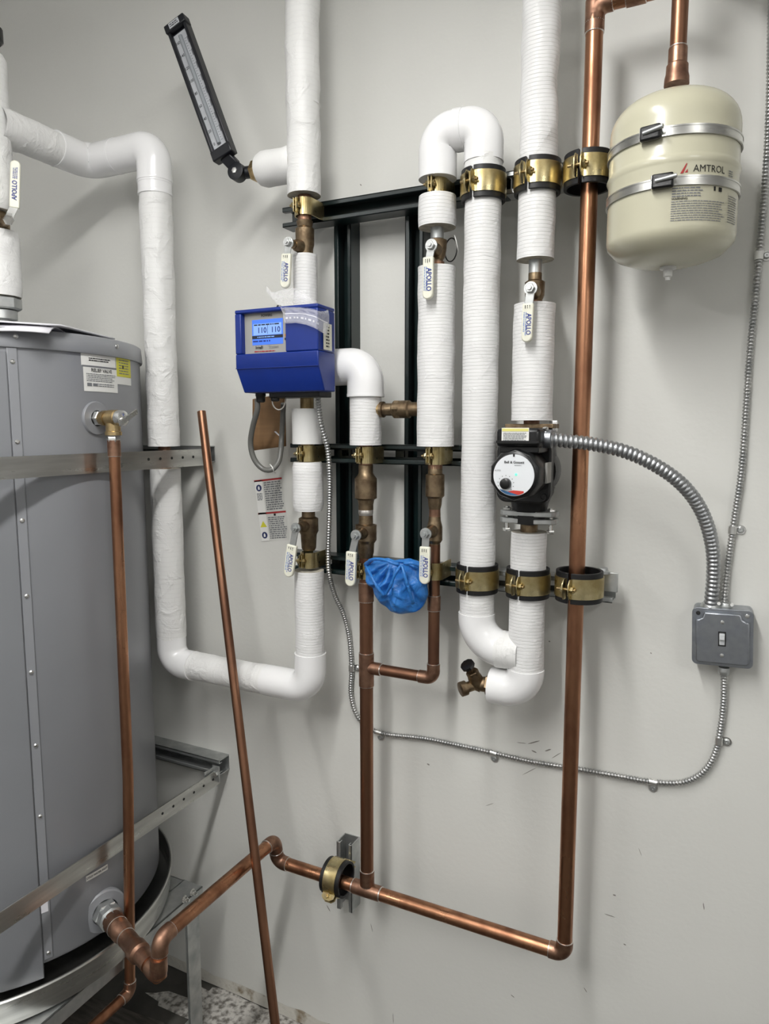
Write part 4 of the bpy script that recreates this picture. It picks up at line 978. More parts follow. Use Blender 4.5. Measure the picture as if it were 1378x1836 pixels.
# ------------------------------------------------------------------ blue control box
def control_box():
    dF, dB = .240, .172
    a = at(420, 556, dF); b = at(566, 548, dF); xl, xr = a.x, b.x+.004; zt = (a.z+at(500, 550, dF).z)/2; zb = at(500, 703, .215).z; zk = at(500, 657, dF).z
    t = thing('control_box', 'blue digital mixing valve controller with a lit blue screen', 'controller', V(((xl+xr)/2, -dB, zb)))
    cx = (xl+xr)/2; U = V((1, 0, 0)); n = V((0, -1, 0))
    # front rim built round the recessed screen
    sl = at(432, 600, dF).x; sr = at(511, 600, dF).x; st = at(470, 559, dF).z; sb = at(470, 633, dF).z
    prof = [(dB, zt-.003), (dF-.004, zt), (dF, zt-.004)]
    mb = MB()
    # outer shell as a profile in (d, z) swept in x, in three strips so that the recess stays open
    def shell(x0, x1, zlo, zhi, extra=None):
        pts = [(-dB, zlo), (-dB, zhi), (-dF, zhi), (-dF, zlo)] if extra is None else extra
        mb.prism([(p[0], p[1]) for p in pts], V((x0, 0, 0)), V((0, 1, 0)), V((0, 0, 1)), V((1, 0, 0)), x1-x0)
    shell(xl, xr, 0, 0, [(-dB, zb), (-dB, sb), (-dF, sb), (-dF, zk), (-dF+.024, zb)])
    shell(xl, sl, sb, st); shell(sr, xr, sb, st); shell(xl, xr, st, zt)
    mb.box(((sl+sr)/2, -(dF-.03+dB)/2, (st+sb)/2), (sr-sl, dF-.03-dB, st-sb))
    for i, v in enumerate(mb.v):             # draft: rear narrower
        k = (dF+v.y)/(dF-dB); v.x = cx+(v.x-cx)*(1-.03*k)
    o = obj('housing', mb, M['blue'], t, bevel=.0022)
    mb = MB(); mb.box((cx, -dF-.0002, zk-.001), (xr-xl, .0012, .0012)); obj('housing_seam', mb, M['blue'], t)
    # bezel
    dz = dF-.012; bz = V(((sl+sr)/2, -dz, (st+sb)/2)); W_, H_ = sr-sl, st-sb
    mb = MB(); mb.box(bz+V((0, .002, 0)), (W_, .004, H_)); bez = obj('bezel', mb, M['grey'], t)
    fn = plane_fn(bz, U, UP, .0006)
    patch('screen', fn, W_*.70, H_*.62, M['screen'], bez, x=.003, y=H_*.03); fn2 = plane_fn(bz, U, UP, .001)
    patch('screen_area', fn2, W_*.64, H_*.28, M['screentext'], bez, x=.003, y=H_*.10)
    patch('screen_bar', fn2, W_*.70, H_*.08, M['screenlow'], bez, x=.003, y=-H_*.09)
    fn3 = plane_fn(bz, U, UP, .0014)
    text('screen_digits', '110', H_*.19, fn3, M['screenink'], bez, x=-W_*.12+.003, y=H_*.07, bold=True)
    text('screen_digits', '110', H_*.19, fn3, M['screenink'], bez, x=W_*.19+.003, y=H_*.07, bold=True)
    patch('screen_divider', fn3, .0008, H_*.24, M['screenink'], bez, x=.004, y=H_*.10, n=1)
    fine_print('screen_print', fn3, W_*.60, H_*.07, 1, M['screenlow'], bez, x=.003, y=H_*.21, seed=3)
    fine_print('screen_print', fn3, W_*.40, H_*.05, 1, M['screentext'], bez, x=.0, y=-H_*.09, seed=4)
    fine_print('screen_print', fn3, W_*.45, H_*.08, 1, M['screenink'], bez, x=-.008, y=-H_*.19, seed=6)
    text('name_lettering', 'Intelli', H_*.105, fn2, M['ink'], bez, x=-W_*.16, y=-H_*.345, bold=True)
    text('name_lettering', 'Station', H_*.105, fn2, M['greyink'], bez, x=W_*.17, y=-H_*.345)
    fine_print('sub_print', fn2, W_*.55, H_*.05, 1, M['redink'], bez, x=0, y=-H_*.44, seed=2)
    text('maker_lettering', 'POWERS', H_*.085, fn2, M['ink'], bez, x=W_*.02, y=H_*.43, bold=True)
    patch('button', fn2, .0035, .004, mat('orange_dot', 'c98a3c', .4), bez, x=W_*.43, y=-H_*.08); patch('button', fn2, .0035, .004, M['screenlow'], bez, x=W_*.43, y=-H_*.17)
    # side sticker
    kx = lambda d: cx+(xr-cx)*(1-.03*(dF-d)/(dF-dB))
    d0, d1 = .222, .188
    p0 = V((kx(d0)+.0012, -d0, at(580, 583, .19).z)); p1 = V((kx(d1)+.0012, -d1, p0.z)); hz = at(580, 583, .19).z-at(580, 630, .19).z
    su = (p1-p0); sw = su.length; fs = plane_fn((p0+p1)/2-UP*hz/2, su, UP, .0005)
    patch('side_label', fs, sw, hz, M['offwhite'], t); fine_print('side_print', plane_fn((p0+p1)/2-UP*hz/2, su, UP, .0010), sw*.45, hz*.85, 7, M['ink'], t, seed=9)
    # glands beneath
    for px, py, r in ((467, 713, .010), (493, 711, .0095)):
        p = at(px, py, .185); mb = MB(); mb.lathe([(.016, r*1.05), (.004, r*1.1), (.002, r*.98), (-.008, r*.95), (-.010, r*.7)], p, UP, 12); obj('cable_gland', mb, M['black'], t)
    mb = MB(); mb.box((cx+.01, -.17, zb-.004), (.12, .05, .012)); obj('mounting_foot', mb, M['black'], t, bevel=.002)
    p = at(570, 706, .14); mb = MB(); mb.lathe([(0, .0095), (-.006, .0095), (-.007, .0075), (-.012, .0075)], V((p.x, -.14, p.z+.004)), UP, 14); obj('cable_connector', mb, M['galv'], t)
    mb = MB(); mb.lathe([(0, .0055), (.006, .006), (.010, .004)], V((at(500, 547, .2).x, -.2, zt)), UP, 14); obj('top_plug', mb, M['black'], t)
    return t
control_box()
def smooth_cable(name, lab, pts, r, m, cat='cable'):
    p = spline(pts, .006); mb = MB(); mb.tube(p, r, 14); return tag(obj(name, mb, m, None, loc=pts[0], sharp=80), lab, cat)
smooth_cable('power_cable', 'grey cable looping down under the blue control box', [at(461, 716, .185), at(461, 735, .185), at(453, 765, .175), at(449, 795, .165), at(455, 822, .16), at(470, 840, .155), at(487, 842, .15), at(499, 828, .135), at(503, 808, .125), at(505, 780, .115), at(508, 720, .14)], .0058, M['cable'])
smooth_cable('sensor_wire', 'thin pale wire looping under the blue control box', [at(487, 714, .19), at(490, 728, .188), at(499, 735, .185), at(508, 730, .18), at(512, 716, .178), at(511, 704, .178)], .0014, mat('pale_wire', 'a7a39c', .5))
smooth_cable('cable_tie', 'clipped white cable tie on the grey loop', [at(484, 833, .147), at(488, 838, .158), at(491, 846, .148), at(494, 848, .14)], .0012, M['white'], 'cable tie')
def cardboard():
    a, b, c, e = at(458, 716, .085), at(511, 706, .085), at(513, 800, .085), at(457, 808, .085); t = thing('cardboard_sheet', 'piece of brown cardboard hanging behind the grey cable loop', 'cardboard', c)
    mb = MB(); n = 12
    def f(u, v):
        p = (a*(1-u)+b*u)*(1-v)+(e*(1-u)+c*u)*v; k = .006*math.sin(u*PI*1.0); return p+V((0, -k-(.006 if u < .3 else 0), 0))
    mb.grid(f, n, 4); o = obj('sheet', mb, M['card'], t); s_ = o.modifiers.new('solid', 'SOLIDIFY'); s_.thickness = .004
    mb = MB(); q = mb.add([at(491, 774, .0955), at(494, 773, .0955), at(507, 786, .0955), at(506, 787, .0955)]); mb.face([q, q+1, q+2, q+3]); obj('scratch', mb, M['paper'], t, flat=True)
cardboard()
def plastic_bag():
    rows = [[(476, 512, .19), (488, 524, .19), (505, 520, .175), (525, 517, .165), (545, 522, .165), (562, 536, .165), (578, 549, .165)],
            [(479, 524, .20), (490, 537, .20), (506, 534, .195), (525, 533, .19), (545, 536, .19), (563, 541, .19), (582, 551, .185)],
            [(486, 536, .22), (497, 543, .215), (510, 546, .225), (528, 547, .225), (547, 548, .225), (566, 550, .220), (588, 556, .20)],
            [(500, 547, .235), (504, 551, .24), (511, 554, .2475), (529, 553, .2475), (548, 554, .2475), (567, 558, .2475), (590, 565, .205)],
            [(507, 560, .247), (509, 562, .2475), (512, 564, .2485), (530, 563, .2485), (549, 565, .2485), (568, 571, .2485), (590, 582, .205)],
            [(509, 575, .247), (510, 578, .2475), (513, 580, .2485), (531, 579, .2485), (549, 582, .2485), (567, 590, .2485), (585, 600, .22)]]
    t = thing('plastic_bag', 'clear zip bag draped over the top of the blue control box', 'bag', at(540, 550, .22))
    P = [[at(*q) for q in r] for r in rows]
    def f(u, v):
        x = u*6; y = v*5; i = min(int(x), 5); j = min(int(y), 4); a = x-i; b = y-j
        a = a*a*(3-2*a)*.4+a*.6
        p = (P[j][i]*(1-a)+P[j][i+1]*a)*(1-b)+(P[j+1][i]*(1-a)+P[j+1][i+1]*a)*b
        w = .0035*(1-v*.75); return p+V((0, -abs(noise.noise(V((u*9, v*7, 0))))*w*1.5, noise.noise(V((u*7, v*4, 3)))*w))
    mb = MB(); mb.grid(f, 48, 40); obj('film', mb, M['film'], t, sharp=180)
    def band(v0, v1, m, nm, e=.0008):
        mb = MB(); mb.grid(lambda u, v: f(.30+u*.68, v0+(v1-v0)*v)+V((0, -e, 0)), 30, 1); obj(nm, mb, m, t, sharp=180)
    wm, nt, b = new('white_film_print'); b.inputs['Base Color'].default_value = (.9, .9, .92, 1); b.inputs['Alpha'].default_value = .75
    band(.76, .79, wm, 'zip_line')
    wm2, nt, b = new('milky_film'); b.inputs['Base Color'].default_value = (.8, .82, .9, 1); b.inputs['Alpha'].default_value = .22
    band(.80, .97, wm2, 'zip_margin', .0012)
    mb = MB()
    for k in range(9):
        u0 = .34+k*.062; L = .025 if k % 2 else .04
        q = mb.add([f(u0, .90)+V((0, -.0016, 0)), f(u0+L, .90)+V((0, -.0016, 0)), f(u0+L, .86)+V((0, -.0016, 0)), f(u0, .86)+V((0, -.0016, 0))]); mb.face([q, q+1, q+2, q+3])
    obj('zip_print', mb, wm, t, flat=True)
plastic_bag()

# ------------------------------------------------------------------ wall labels
def wall_label():
    a, b, c, e = at(461, 860, .0008), at(511, 856, .0008), at(512, 966, .0008), at(463, 971, .0008)
    t = thing('warning_label', 'white warning label with red bars stuck on the wall under the grey cable loop', 'label', (a+c)/2)
    W_ = (b-a).length; H_ = (a-e).length; u = (b-a+c-e).normalized(); v = UP-u*UP.dot(u); v.normalize(); cen = (a+b+c+e)/4
    f0 = plane_fn(cen, u, v, 0); f1 = plane_fn(cen, u, v, .0005); f2 = plane_fn(cen, u, v, .0009)
    patch('sheet', f0, W_, H_, mat('label_grey_white', 'cfcfca', .5), t); patch('left_column', f1, W_*.28, H_*.97, M['white'], t, x=-W_*.35, y=-.001)
    patch('red_bar', f1, W_, H_*.028, M['redink'], t, y=H_*.475); patch('red_bar', f1, W_, H_*.028, M['redink'], t, y=-H_*.05)
    fine_print('body_print', f2, W_*.64, H_*.46, 13, M['greyink'], t, x=W_*.16, y=H_*.22, seed=11, fill=.55)
    fine_print('body_print', f2, W_*.64, H_*.36, 11, M['greyink'], t, x=W_*.16, y=-H_*.29, seed=12, fill=.55)
    patch('black_mark', f2, W_*.07, H_*.035, M['ink'], t, x=W_*.10, y=-H_*.085, n=1)
    for yy in (.36, -.40):
        mb = MB(); n = 20; q = mb.add([f2(-W_*.35+W_*.10*math.cos(2*PI*i/n), H_*yy+W_*.10*math.sin(2*PI*i/n)) for i in range(n)]); mb.face([q+i for i in range(n)]); obj('blue_disc', mb, mat('navy_ink', '26315e', .5), t, flat=True)
        mb = MB(); q = mb.add([f0(-W_*.35+dx*W_, H_*yy+dy*W_)-V((0, .0014, 0)) for dx, dy in ((-.035, -.05), (.035, -.05), (.03, .03), (0, .06), (-.03, .03))]); mb.face([q+i for i in range(5)]); obj('white_figure', mb, M['white'], t, flat=True)
    mb = MB(); q = mb.add([f2(-W_*.47, -H_*.27), f2(-W_*.23, -H_*.27), f2(-W_*.35, -H_*.17)]); mb.face([q, q+1, q+2]); obj('yellow_triangle', mb, M['yellow'], t, flat=True)
    fine_print('icon_print', f2, W_*.2, H_*.12, 5, M['greyink'], t, x=-W_*.35, y=H_*.22, seed=14, fill=.6)
wall_label()

# ------------------------------------------------------------------ blue glove
def glove():
    c = at(712, 1048, .150); t = thing('rubber_glove', 'crumpled blue rubber glove stuffed behind the valve grip', 'glove', at(712, 1098, .13))
    def outline(ang):
        # radius of the silhouette in pixels round (712,1048); ang 0 = right, 90 = up
        key = [(0, 52), (25, 50), (45, 56), (62, 52), (80, 46), (95, 44), (115, 52), (135, 60), (152, 64), (170, 56), (190, 44), (215, 42), (240, 44), (262, 50), (285, 54), (310, 60), (335, 58), (360, 52)]
        for i in range(len(key)-1):
            if key[i][0] <= ang <= key[i+1][0]:
                k = (ang-key[i][0])/(key[i+1][0]-key[i][0]); k = k*k*(3-2*k); return key[i][1]*(1-k)+key[i+1][1]*k
    nu, nv = 120, 70; mb = MB(); pin = (-8, 42)
    def P(i, j):
        a = 2*PI*i/nu; el = -PI/2+PI*j/nv; r = outline(math.degrees(a) % 360)
        x = r*math.cos(a)*math.cos(el); y = r*math.sin(a)*math.cos(el); dd = .036*math.sin(el)
        # folds radiating from the knot
        ta = math.atan2(y-pin[1], x-pin[0]); td = math.hypot(x-pin[0], y-pin[1])
        fold = math.sin(ta*11+td*.05+2*noise.noise(V((x*.03, y*.03, 1))))*.5+.5
        f2 = abs(noise.noise(V((x*.045+3, y*.045, 2))))
        amp = min(1, td/30)
        crease = -.010*math.exp(-((math.sin(ta+1.0))**2)*30)*amp*(1 if y < pin[1] else 0)
        dd = dd*(.35+.65*min(1, td/45))
        bump = (-(1-fold)**2*.017*amp-f2*.018)*max(0, math.sin(el)) if math.sin(el) > 0 else 0
        q = at(712+x, 1048-y, .150); return V((q.x, q.y-dd-bump-(crease if math.sin(el) > 0 else 0), q.z))
    rows = [mb.add([P(i, j) for i in range(nu)]) for j in range(nv+1)]
    for j in range(nv):
        for i in range(nu): i2 = (i+1) % nu; mb.face([rows[j]+i, rows[j]+i2, rows[j+1]+i2, rows[j+1]+i])
    obj('glove_body', mb, M['glove'], t, sharp=180)
    # rolled cuff at upper left and folded edges
    def roll(pts, r):
        p = spline([at(*q) for q in pts], .004); mb = MB(); mb.tube(p, [r*(.7+.5*abs(noise.noise(x*60))) for x in p], 12); obj('cuff_fold', mb, M['glove'], t, sharp=180)
    roll([(655, 1012, .150), (668, 1003, .175), (690, 1004, .190), (705, 1010, .192), (716, 1012, .185)], .0045)
    roll([(656, 1014, .150), (664, 1030, .178), (676, 1052, .186), (690, 1070, .178)], .0040)
    roll([(718, 1014, .188), (708, 1030, .193), (700, 1050, .188), (690, 1068, .176)], .0035)
    roll([(720, 1014, .188), (726, 1035, .194), (734, 1060, .188), (741, 1084, .172)], .0038)
    roll([(724, 1010, .186), (740, 1010, .184), (756, 1018, .165), (764, 1035, .15)], .0045)
glove()

# ------------------------------------------------------------------ clamp at the wall foot
def foot_clamp():
    X = at(600, 1582, .12).x; a = at(622, 1500, .041); zt = at(620, 1503, .02).z; zb = at(620, 1622, .02).z
    xs = at(621, 1560, .03).x
    strut('strut_channel', 'short upright galvanised strut holding the clamp at the wall foot', (xs, 0, zb), (xs, 0, zt), M['galv'], slots=False)
    t = big_clamp((X, -.110, zH), 'gold clamp set sideways round the level copper pipe at the wall foot', r=.0335, ax=V((1, 0, 0)), front=V((0, -1, 0)), gap=math.radians(35), tail=.025, h=.030)
foot_clamp()

# ------------------------------------------------------------------ loose leaning copper pipe
def leaning():
    a = at(361, 738, .10); b = at(493, 1836, .29); d = (b-a); k = (a.z-0.0)/(a.z-b.z); e = a+d*k; e.z = .003
    t = thing('copper_tube_offcut', 'loose thin copper tube leaning from the floor against the steel strap end', 'pipe', e)
    mb = MB(); mb.tube(resample([a, e], .05), .0100, 24, cap=False); obj('tube_wall', mb, M['copper_dull'], t)
    mb = MB(); u = d.normalized(); mb.lathe([(0, .0100), (-.0004, .0092), (0, .0085), (.03, .0085)], a, u, 24); obj('cut_end', mb, M['copper'], t)
leaning()

# ------------------------------------------------------------------ water heater
HX, HY, HR = -1.5, -.377, .33
def HP(th, z, e=0): return V((HX+(HR+e)*math.cos(th), HY+(HR+e)*math.sin(th), z))
def hit(px, py, R=HR):
    v = ray(px, py); ox, oy = CC.x-HX, CC.y-HY; A = v.x**2+v.y**2; B = 2*(ox*v.x+oy*v.y); C = ox*ox+oy*oy-R*R
    s_ = (-B-math.sqrt(max(0, B*B-4*A*C)))/2/A; P = CC+v*s_; return math.atan2(P.y-HY, P.x-HX), P.z
def heater():
    t = thing('water_heater', 'large grey cylindrical water heater on a steel stand at the left edge', 'water heater', (HX, HY, .44))
    o = V((HX, HY, 0)); zl = hit(120, 618)[1]; ztop = zl+.034
    zl = 1.690; ztop = 1.722
    mb = MB(); mb.lathe([(.452, HR-.02), (.455, HR-.004), (.462, HR), (zl-.001, HR)], o, UP, 128); obj('shell', mb, M['heater'], t)
    mb = MB(); mb.lathe([(zl-.004, HR+.002), (zl-.004, HR+.005), (zl-.001, HR+.006), (ztop-.003, HR+.004), (ztop, HR+.0), (ztop+.006, HR-.05), (ztop+.006, 0)], o, UP, 128); obj('lid', mb, M['heater'], t, sharp=50)
    # seam strip with screws, wiring cover to its left
    th0 = math.radians(-26.0)
    mb = MB(); f = cyl_fn(HX, HY, HR, th0, 0, .0025)
    zb = .462
    def strip(x0, x1, e, z0, z1, nm, m, bev=0, n=6):
        mb = MB(); R2 = HR
        pts = [(x0+(x1-x0)*i/n) for i in range(n+1)]
        A = [mb.add([HP(th0+x/HR, z0, -.002), HP(th0+x/HR, z0, e), HP(th0+x/HR, z1, e), HP(th0+x/HR, z1, -.002)]) for x in pts]
        for i in range(n):
            for k in range(4): mb.face([A[i]+k, A[i+1]+k, A[i+1]+(k+1) % 4, A[i]+(k+1) % 4])
        mb.face([A[0]+k for k in range(4)]); mb.face([A[n]+k for k in range(4)][::-1])
        return obj(nm, mb, m, t, bevel=bev)
    strip(-.008, .009, .0028, zb+.004, zl-.004, 'seam_strip', M['heater'], .001)
    strip(.0102, .0112, .0006, zb+.004, zl-.006, 'seam_line', M['heater2'])
    strip(-.36, -.0095, .0065, .43, zl-.012, 'front_cover', M['heater2'], .002, 24)
    for px, py in ((18, 648), (28, 792), (40, 933), (50, 1068), (60, 1204), (70, 1334), (79, 1460), (97, 1702)):
        z = hit(px, py)[1]; p = HP(th0+.0015, z, .0028); n = V((math.cos(th0), math.sin(th0), 0)); mb = MB(); mb.lathe([(0, .0045), (.0015, .0042), (.003, .0025), (.0032, 0)], p, n, 10); obj('screw', mb, M['steel'], t)
    for px, py in ((28, 603), (209, 621)):
        a, z = hit(px, py, HR+.005); p = HP(a, z, .005); n = V((math.cos(a), math.sin(a), 0)); mb = MB(); mb.lathe([(0, .005), (.002, .0045), (.0035, .0025), (.0037, 0)], p, n, 10); obj('lid_screw', mb, M['steel'], t)
    # labels
    a0, z0 = hit(144, 635); a1, z1 = hit(206, 642)
    f = lambda e: cyl_fn(HX, HY, HR, (a0+a1)/2, 0, e); w = (a1-a0)*HR
    zc1 = hit(175, 646)[1]; h1 = hit(170, 634)[1]-hit(172, 656)[1]
    patch('upper_label', f(.0008), w, h1, M['white'], t, y=zc1)
    fine_print('label_print', f(.0013), w*.62, h1*.34, 2, M['ink'], t, y=zc1+h1*.02, seed=31, fill=.5, gap=.2)
    zc2 = hit(176, 681)[1]; h2 = hit(175, 660)[1]-hit(176, 703)[1]; dx = .004
    patch('relief_valve_label', f(.0008), w, h2, M['white'], t, x=dx, y=zc2)
    patch('label_rule', f(.0010), w, .0035, M['greyink'], t, x=dx*.5, y=(zc1-h1/2+zc2+h2/2)/2)
    text('label_heading', 'RELIEF VALVE', .0098, f(.0014), M['ink'], t, x=dx, y=zc2+h2*.38, bold=True)
    fine_print('label_print', f(.0013), w*.86, h2*.36, 5, M['greyink'], t, x=dx, y=zc2+h2*.08, seed=32)
    fine_print('label_print', f(.0013), w*.60, h2*.16, 2, M['greyink'], t, x=dx+w*.12, y=zc2-h2*.22, seed=33)
    patch('label_icon', f(.0013), w*.12, h2*.14, M['greyink'], t, x=dx-w*.36, y=zc2-h2*.22); patch('label_icon', f(.0013), w*.12, h2*.12, M['greyink'], t, x=dx-w*.21, y=zc2-h2*.22)
    b0, _ = hit(207, 650); b1, _ = hit(233, 655); g = lambda e: cyl_fn(HX, HY, HR, (b0+b1)/2, 0, e); w2 = (b1-b0)*HR
    zt_ = hit(220, 641)[1]; zb_ = hit(222, 690)[1]; zm = zt_-(zt_-zb_)*.72
    patch('energy_label', g(.0008), w2, zt_-zb_, M['white'], t, y=(zt_+zb_)/2); patch('yellow_panel', g(.0011), w2*.97, (zt_-zm), M['yellow'], t, y=(zt_+zm)/2)
    fine_print('label_print', g(.0015), w2*.7, (zt_-zm)*.8, 6, M['greyink'], t, y=(zt_+zm)/2, seed=41, fill=.35); patch('label_icon', g(.0016), .006, .007, M['ink'], t, x=-w2*.1, y=(zt_+zm)/2)
    ca, cz = hit(174, 1565); fc = cyl_fn(HX, HY, HR, ca, cz, .0008); fd = cyl_fn(HX, HY, HR, ca, cz, .0014)
    patch('inlet_label', fc, .052, .0125, M['white'], t); text('inlet_lettering', 'COLD WATER INLET', .0058, fd, M['ink'], t, bold=True, sx=.92)
    ca, cz = hit(79, 1625); patch('tape_scrap', cyl_fn(HX, HY, HR, ca, cz, .004), .013, .022, M['paper'], t)
    # escutcheons, unions
    n = V((1, .03, 0)).normalized(); tp = HP(math.radians(2), hit(172, 750)[1]); t.name
    mb = MB(); mb.lathe([(-.004, .034), (.002, .034), (.0042, .0325), (.0045, .016), (.003, .015), (-.01, .015)], tp, n, 40); obj('plastic_collar', mb, M['heater'], t)
    mb = MB(); mb.lathe([(-.01, .0148), (.0048, .0148)], tp, n, 24); obj('port_recess', mb, M['ink'], t)
    dI = d1; ip = V((IN.x, IN.y, IN.z)); ip = HP(math.atan2(IN.y-HY, IN.x-HX), IN.z)
    mb = MB(); mb.lathe([(-.006, .047), (.004, .047), (.007, .044), (.008, .028), (.005, .027), (-.01, .027)], ip, dI, 44); obj('plastic_collar', mb, M['heater'], t)
    return tp, n
TP, TN = heater()
def relief_valve():
    t = thing('relief_valve', 'brass relief valve with bright lever on the heater below its white labels', 'valve', TP)
    n = TN; z = V((0, 0, 1)); c = TP+n*.046
    mb = MB(); mb.hexa(TP+n*.003, n, .0155, .012); obj('union', mb, M['steel'], t)
    mb = MB(); mb.lathe([(.012, .012), (.018, .0135), (.022, .0155), (.030, .0155), (.031, .013), (.036, .013), (.038, .0165), (.058, .0165), (.060, .014)], TP, n, 24); obj('body', mb, M['brass'], t)
    mb = MB(); mb.lathe([(.060, .0150), (.064, .0158), (.074, .0150), (.078, .009), (.079, 0)], TP, n, 24); obj('bonnet', mb, M['steel'], t, label='bright steel bonnet')
    mb = MB(); a = TP+n*.083; mb.span(a+V((0, -.020, -.012)), a+V((.006, .022, .014)), .011, .0022, V((.3, 0, 1))); obj('lever', mb, M['steel'], t)
    mb = MB(); mb.lathe([(0, .0145), (-.016, .0145), (-.017, .0165), (-.024, .0165), (-.025, .012)], c-z*.010, z, 20); obj('outlet', mb, M['brass'], t)
    mb = MB(); mb.hexa(c-z*.048, z, .0135, .012); obj('outlet_nut', mb, M['steel'], t)
    return c
RC = relief_valve()
def discharge():
    x, y = RC.x, RC.y; top = RC.z-.048; t = thing('copper_pipe', 'upright copper discharge pipe dropping in front of the heater', 'pipe', (x, y, .26))
    zb = hit(228, 1600)[1]; zb = at(228, 1778, -y).z
    zb = max(zb, .2)
    B_ = atx(233, 1778, -1.118)
    copper_run([V((x, y, top)), V((x+.004, y-.006, .80)), B_, B_+V((-.005, -.75, -.01))], .0112, t, M['copper'], elbow_len=.018, skip=(1,))
    coupling(V((x, y, top-.012)), UP, .0112, .032, t)
    coupling(V((x, y, zb+.10)), UP, .0112, .0, t) if 0 else None
discharge()
def inlet_union():
    ip = HP(math.atan2(IN.y-HY, IN.x-HX), IN.z); t = thing('dielectric_union', 'zinc hexagonal union joining the cold inlet to the heater', 'fitting', ip)
    mb = MB(); mb.hexa(ip+d1*.004, d1, .029, .022); obj('union_nut', mb, M['galv'], t)
    mb = MB(); mb.lathe([(.024, .0265), (.040, .0265), (.044, .022), (.052, .0215)], ip, d1, 8); obj('union_tail', mb, M['galv'], t)
    mb = MB(); mb.lathe([(.040, .0215), (.062, .0215)], ip, d1, 28); obj('copper_tail', mb, M['fitting'], t)
inlet_union()

# heater riser at the left edge
def heater_riser():
    X, Y = XY-.012, -YT-.02; P = lambda z: V((X, Y, z))
    zf = lambda py: CC.z+ (lambda v: v.z*((Y-CC.y)/v.y))(ray(-16, py))
    t = thing('insulated_pipe', 'white wrapped pipe at the left edge with a branch to the wall elbows', 'pipe', P(zf(378)))
    r = rad(64, P(2.0))
    sleeve('insulation_sleeve', [P(zf(380)), P(zf(94))], r, M['wrapfine'], t, .0013, 101, taper=.006)
    sleeve('branch_wrap', [V((XY, -YT+.035, zt)), V((XY, Y, zt))], r*1.0, M['wrapfine'], t, .002, 131, ends=False)
    mb = MB(); mb.tube([P(zf(94)), P(zf(60))], .010, 14); obj('vent_pipe', mb, M['fitting'], t)
    mb = MB(); mb.lathe([(0, .03), (.004, .034), (.026, .034), (.03, .028)], P(zf(70)), UP, 24); obj('black_cap', mb, M['black'], t)
    b = thing('insulated_pipe', 'short white sleeve standing on the heater top under the upward lever', 'pipe', P(zf(530)))
    sleeve('insulation_sleeve', [P(zf(535)), P(zf(418))], r*1.12, M['wrapfine'], b, .0012, 111, taper=.002)
    core([P(1.722), P(zf(380))], b, r=.0165, m=M['galv'], name='steel_nipple')
    mb = MB(); mb.hexa(P(zf(558)), UP, .040, zf(536)-zf(558), 8); obj('union_nut', mb, M['galv'], b)
    mb = MB(); mb.lathe([(0, .030), (zf(560)-zf(575), .030)], P(zf(575)), UP, 20); obj('union_tail', mb, M['galv'], b)
    mb = MB(); mb.lathe([(0, .052), (.003, .052), (.004, .035)], P(1.7285), UP, 28); obj('top_collar', mb, M['white'], b)
    v = thing('ball_valve', 'ball valve at the left edge with its cream grip pointing up', 'valve', P(zf(398)))
    mb = MB(); mb.lathe([(zf(418), .018), (zf(412), .025), (zf(402), .026), (zf(392), .022), (zf(382), .02)], V((X, Y, 0)), UP, 20); obj('body', mb, M['bronze'], v)
    # stem faces +x; lever cranked up
    def ax(px, py, dx=.0):
        v_ = ray(px, py); s_ = ((X+.062+dx)-CC.x)/v_.x; return CC+v_*s_
    sp = ax(14, 395); mb = MB(); mb.tube([P(sp.z), sp], .009, 14); obj('stem_boss', mb, M['bronze'], v)
    mb = MB(); mb.hexa(sp, V((1, -.3, 0)), .0105, .008); obj('stem_nut', mb, M['steel'], v)
    A = ax(26, 370); B = ax(28, 288); n = V((.75, -.66, 0)); dr = (B-A).normalized(); s2 = dr.cross(n).normalized(); w = .0195; L = (B-A).length
    mb = MB(); mb.span(sp, A, .015, .003, s2); obj('lever', mb, M['steel'], v)
    pts = [(w/2, -.004)]+[(w/2*math.cos(PI*i/10), L-w/2+w/2*math.sin(PI*i/10)) for i in range(11)]+[(-w/2, -.004)]
    mb = MB(); mb.prism(pts, A-n*.0045, s2, dr, n, .009); g = obj('grip', mb, M['offwhite'], v, bevel=.0022)
    o = A+dr*L*.5+n*.0056; fn = plane_fn(o, dr, n.cross(dr), 0)
    text('grip_lettering', 'APOLLO', L*.14, fn, M['blueink'], g, x=-L*.16, bold=True, sx=.8); fine_print('grip_print', fn, L*.26, w*.5, 3, M['blueink'], g, x=L*.22, seed=77)
heater_riser()

def papers():
    t = thing('manual_booklet', 'open white booklet lying on the heater top and over its edge', 'booklet', V((-1.25, -.46, 1.729)))
    def sheet(nm, c0, c1, c2, c3, lift, z, m):
        mb = MB(); c = [V((*atz(px, py, zz_)[:2], zz_)) if 0 else None for px, py, zz_ in ()]
        def f(u, v):
            p = (c0*(1-u)+c1*u)*(1-v)+(c3*(1-u)+c2*u)*v; return V((p.x, p.y, p.z+lift(u, v)))
        mb.grid(f, 14, 8); o = obj(nm, mb, m, t, sharp=180); s_ = o.modifiers.new('solid', 'SOLIDIFY'); s_.thickness = .0028; return o
    z = 1.731
    # near edge overhangs the lid towards the camera
    a = V((-1.42, -.765, z)); b = V((-1.140, -.490, z)); c = V((-1.27, -.33, z)); d = V((-1.55, -.60, z))
    sheet('page', a, b, c, d, lambda u, v: -.020*max(0, (.34-v)/.34)**1.6+.004*math.sin(u*9)*(1-v), 0, M['paper'])
    a = V((-1.36, -.70, z+.004)); b = V((-1.150, -.455, z+.001)); c = V((-1.24, -.24, z+.004)); d = V((-1.46, -.50, z+.003))
    sheet('page', a, b, c, d, lambda u, v: .010*math.sin(u*PI)*math.sin(v*PI), 0, M['paper'])
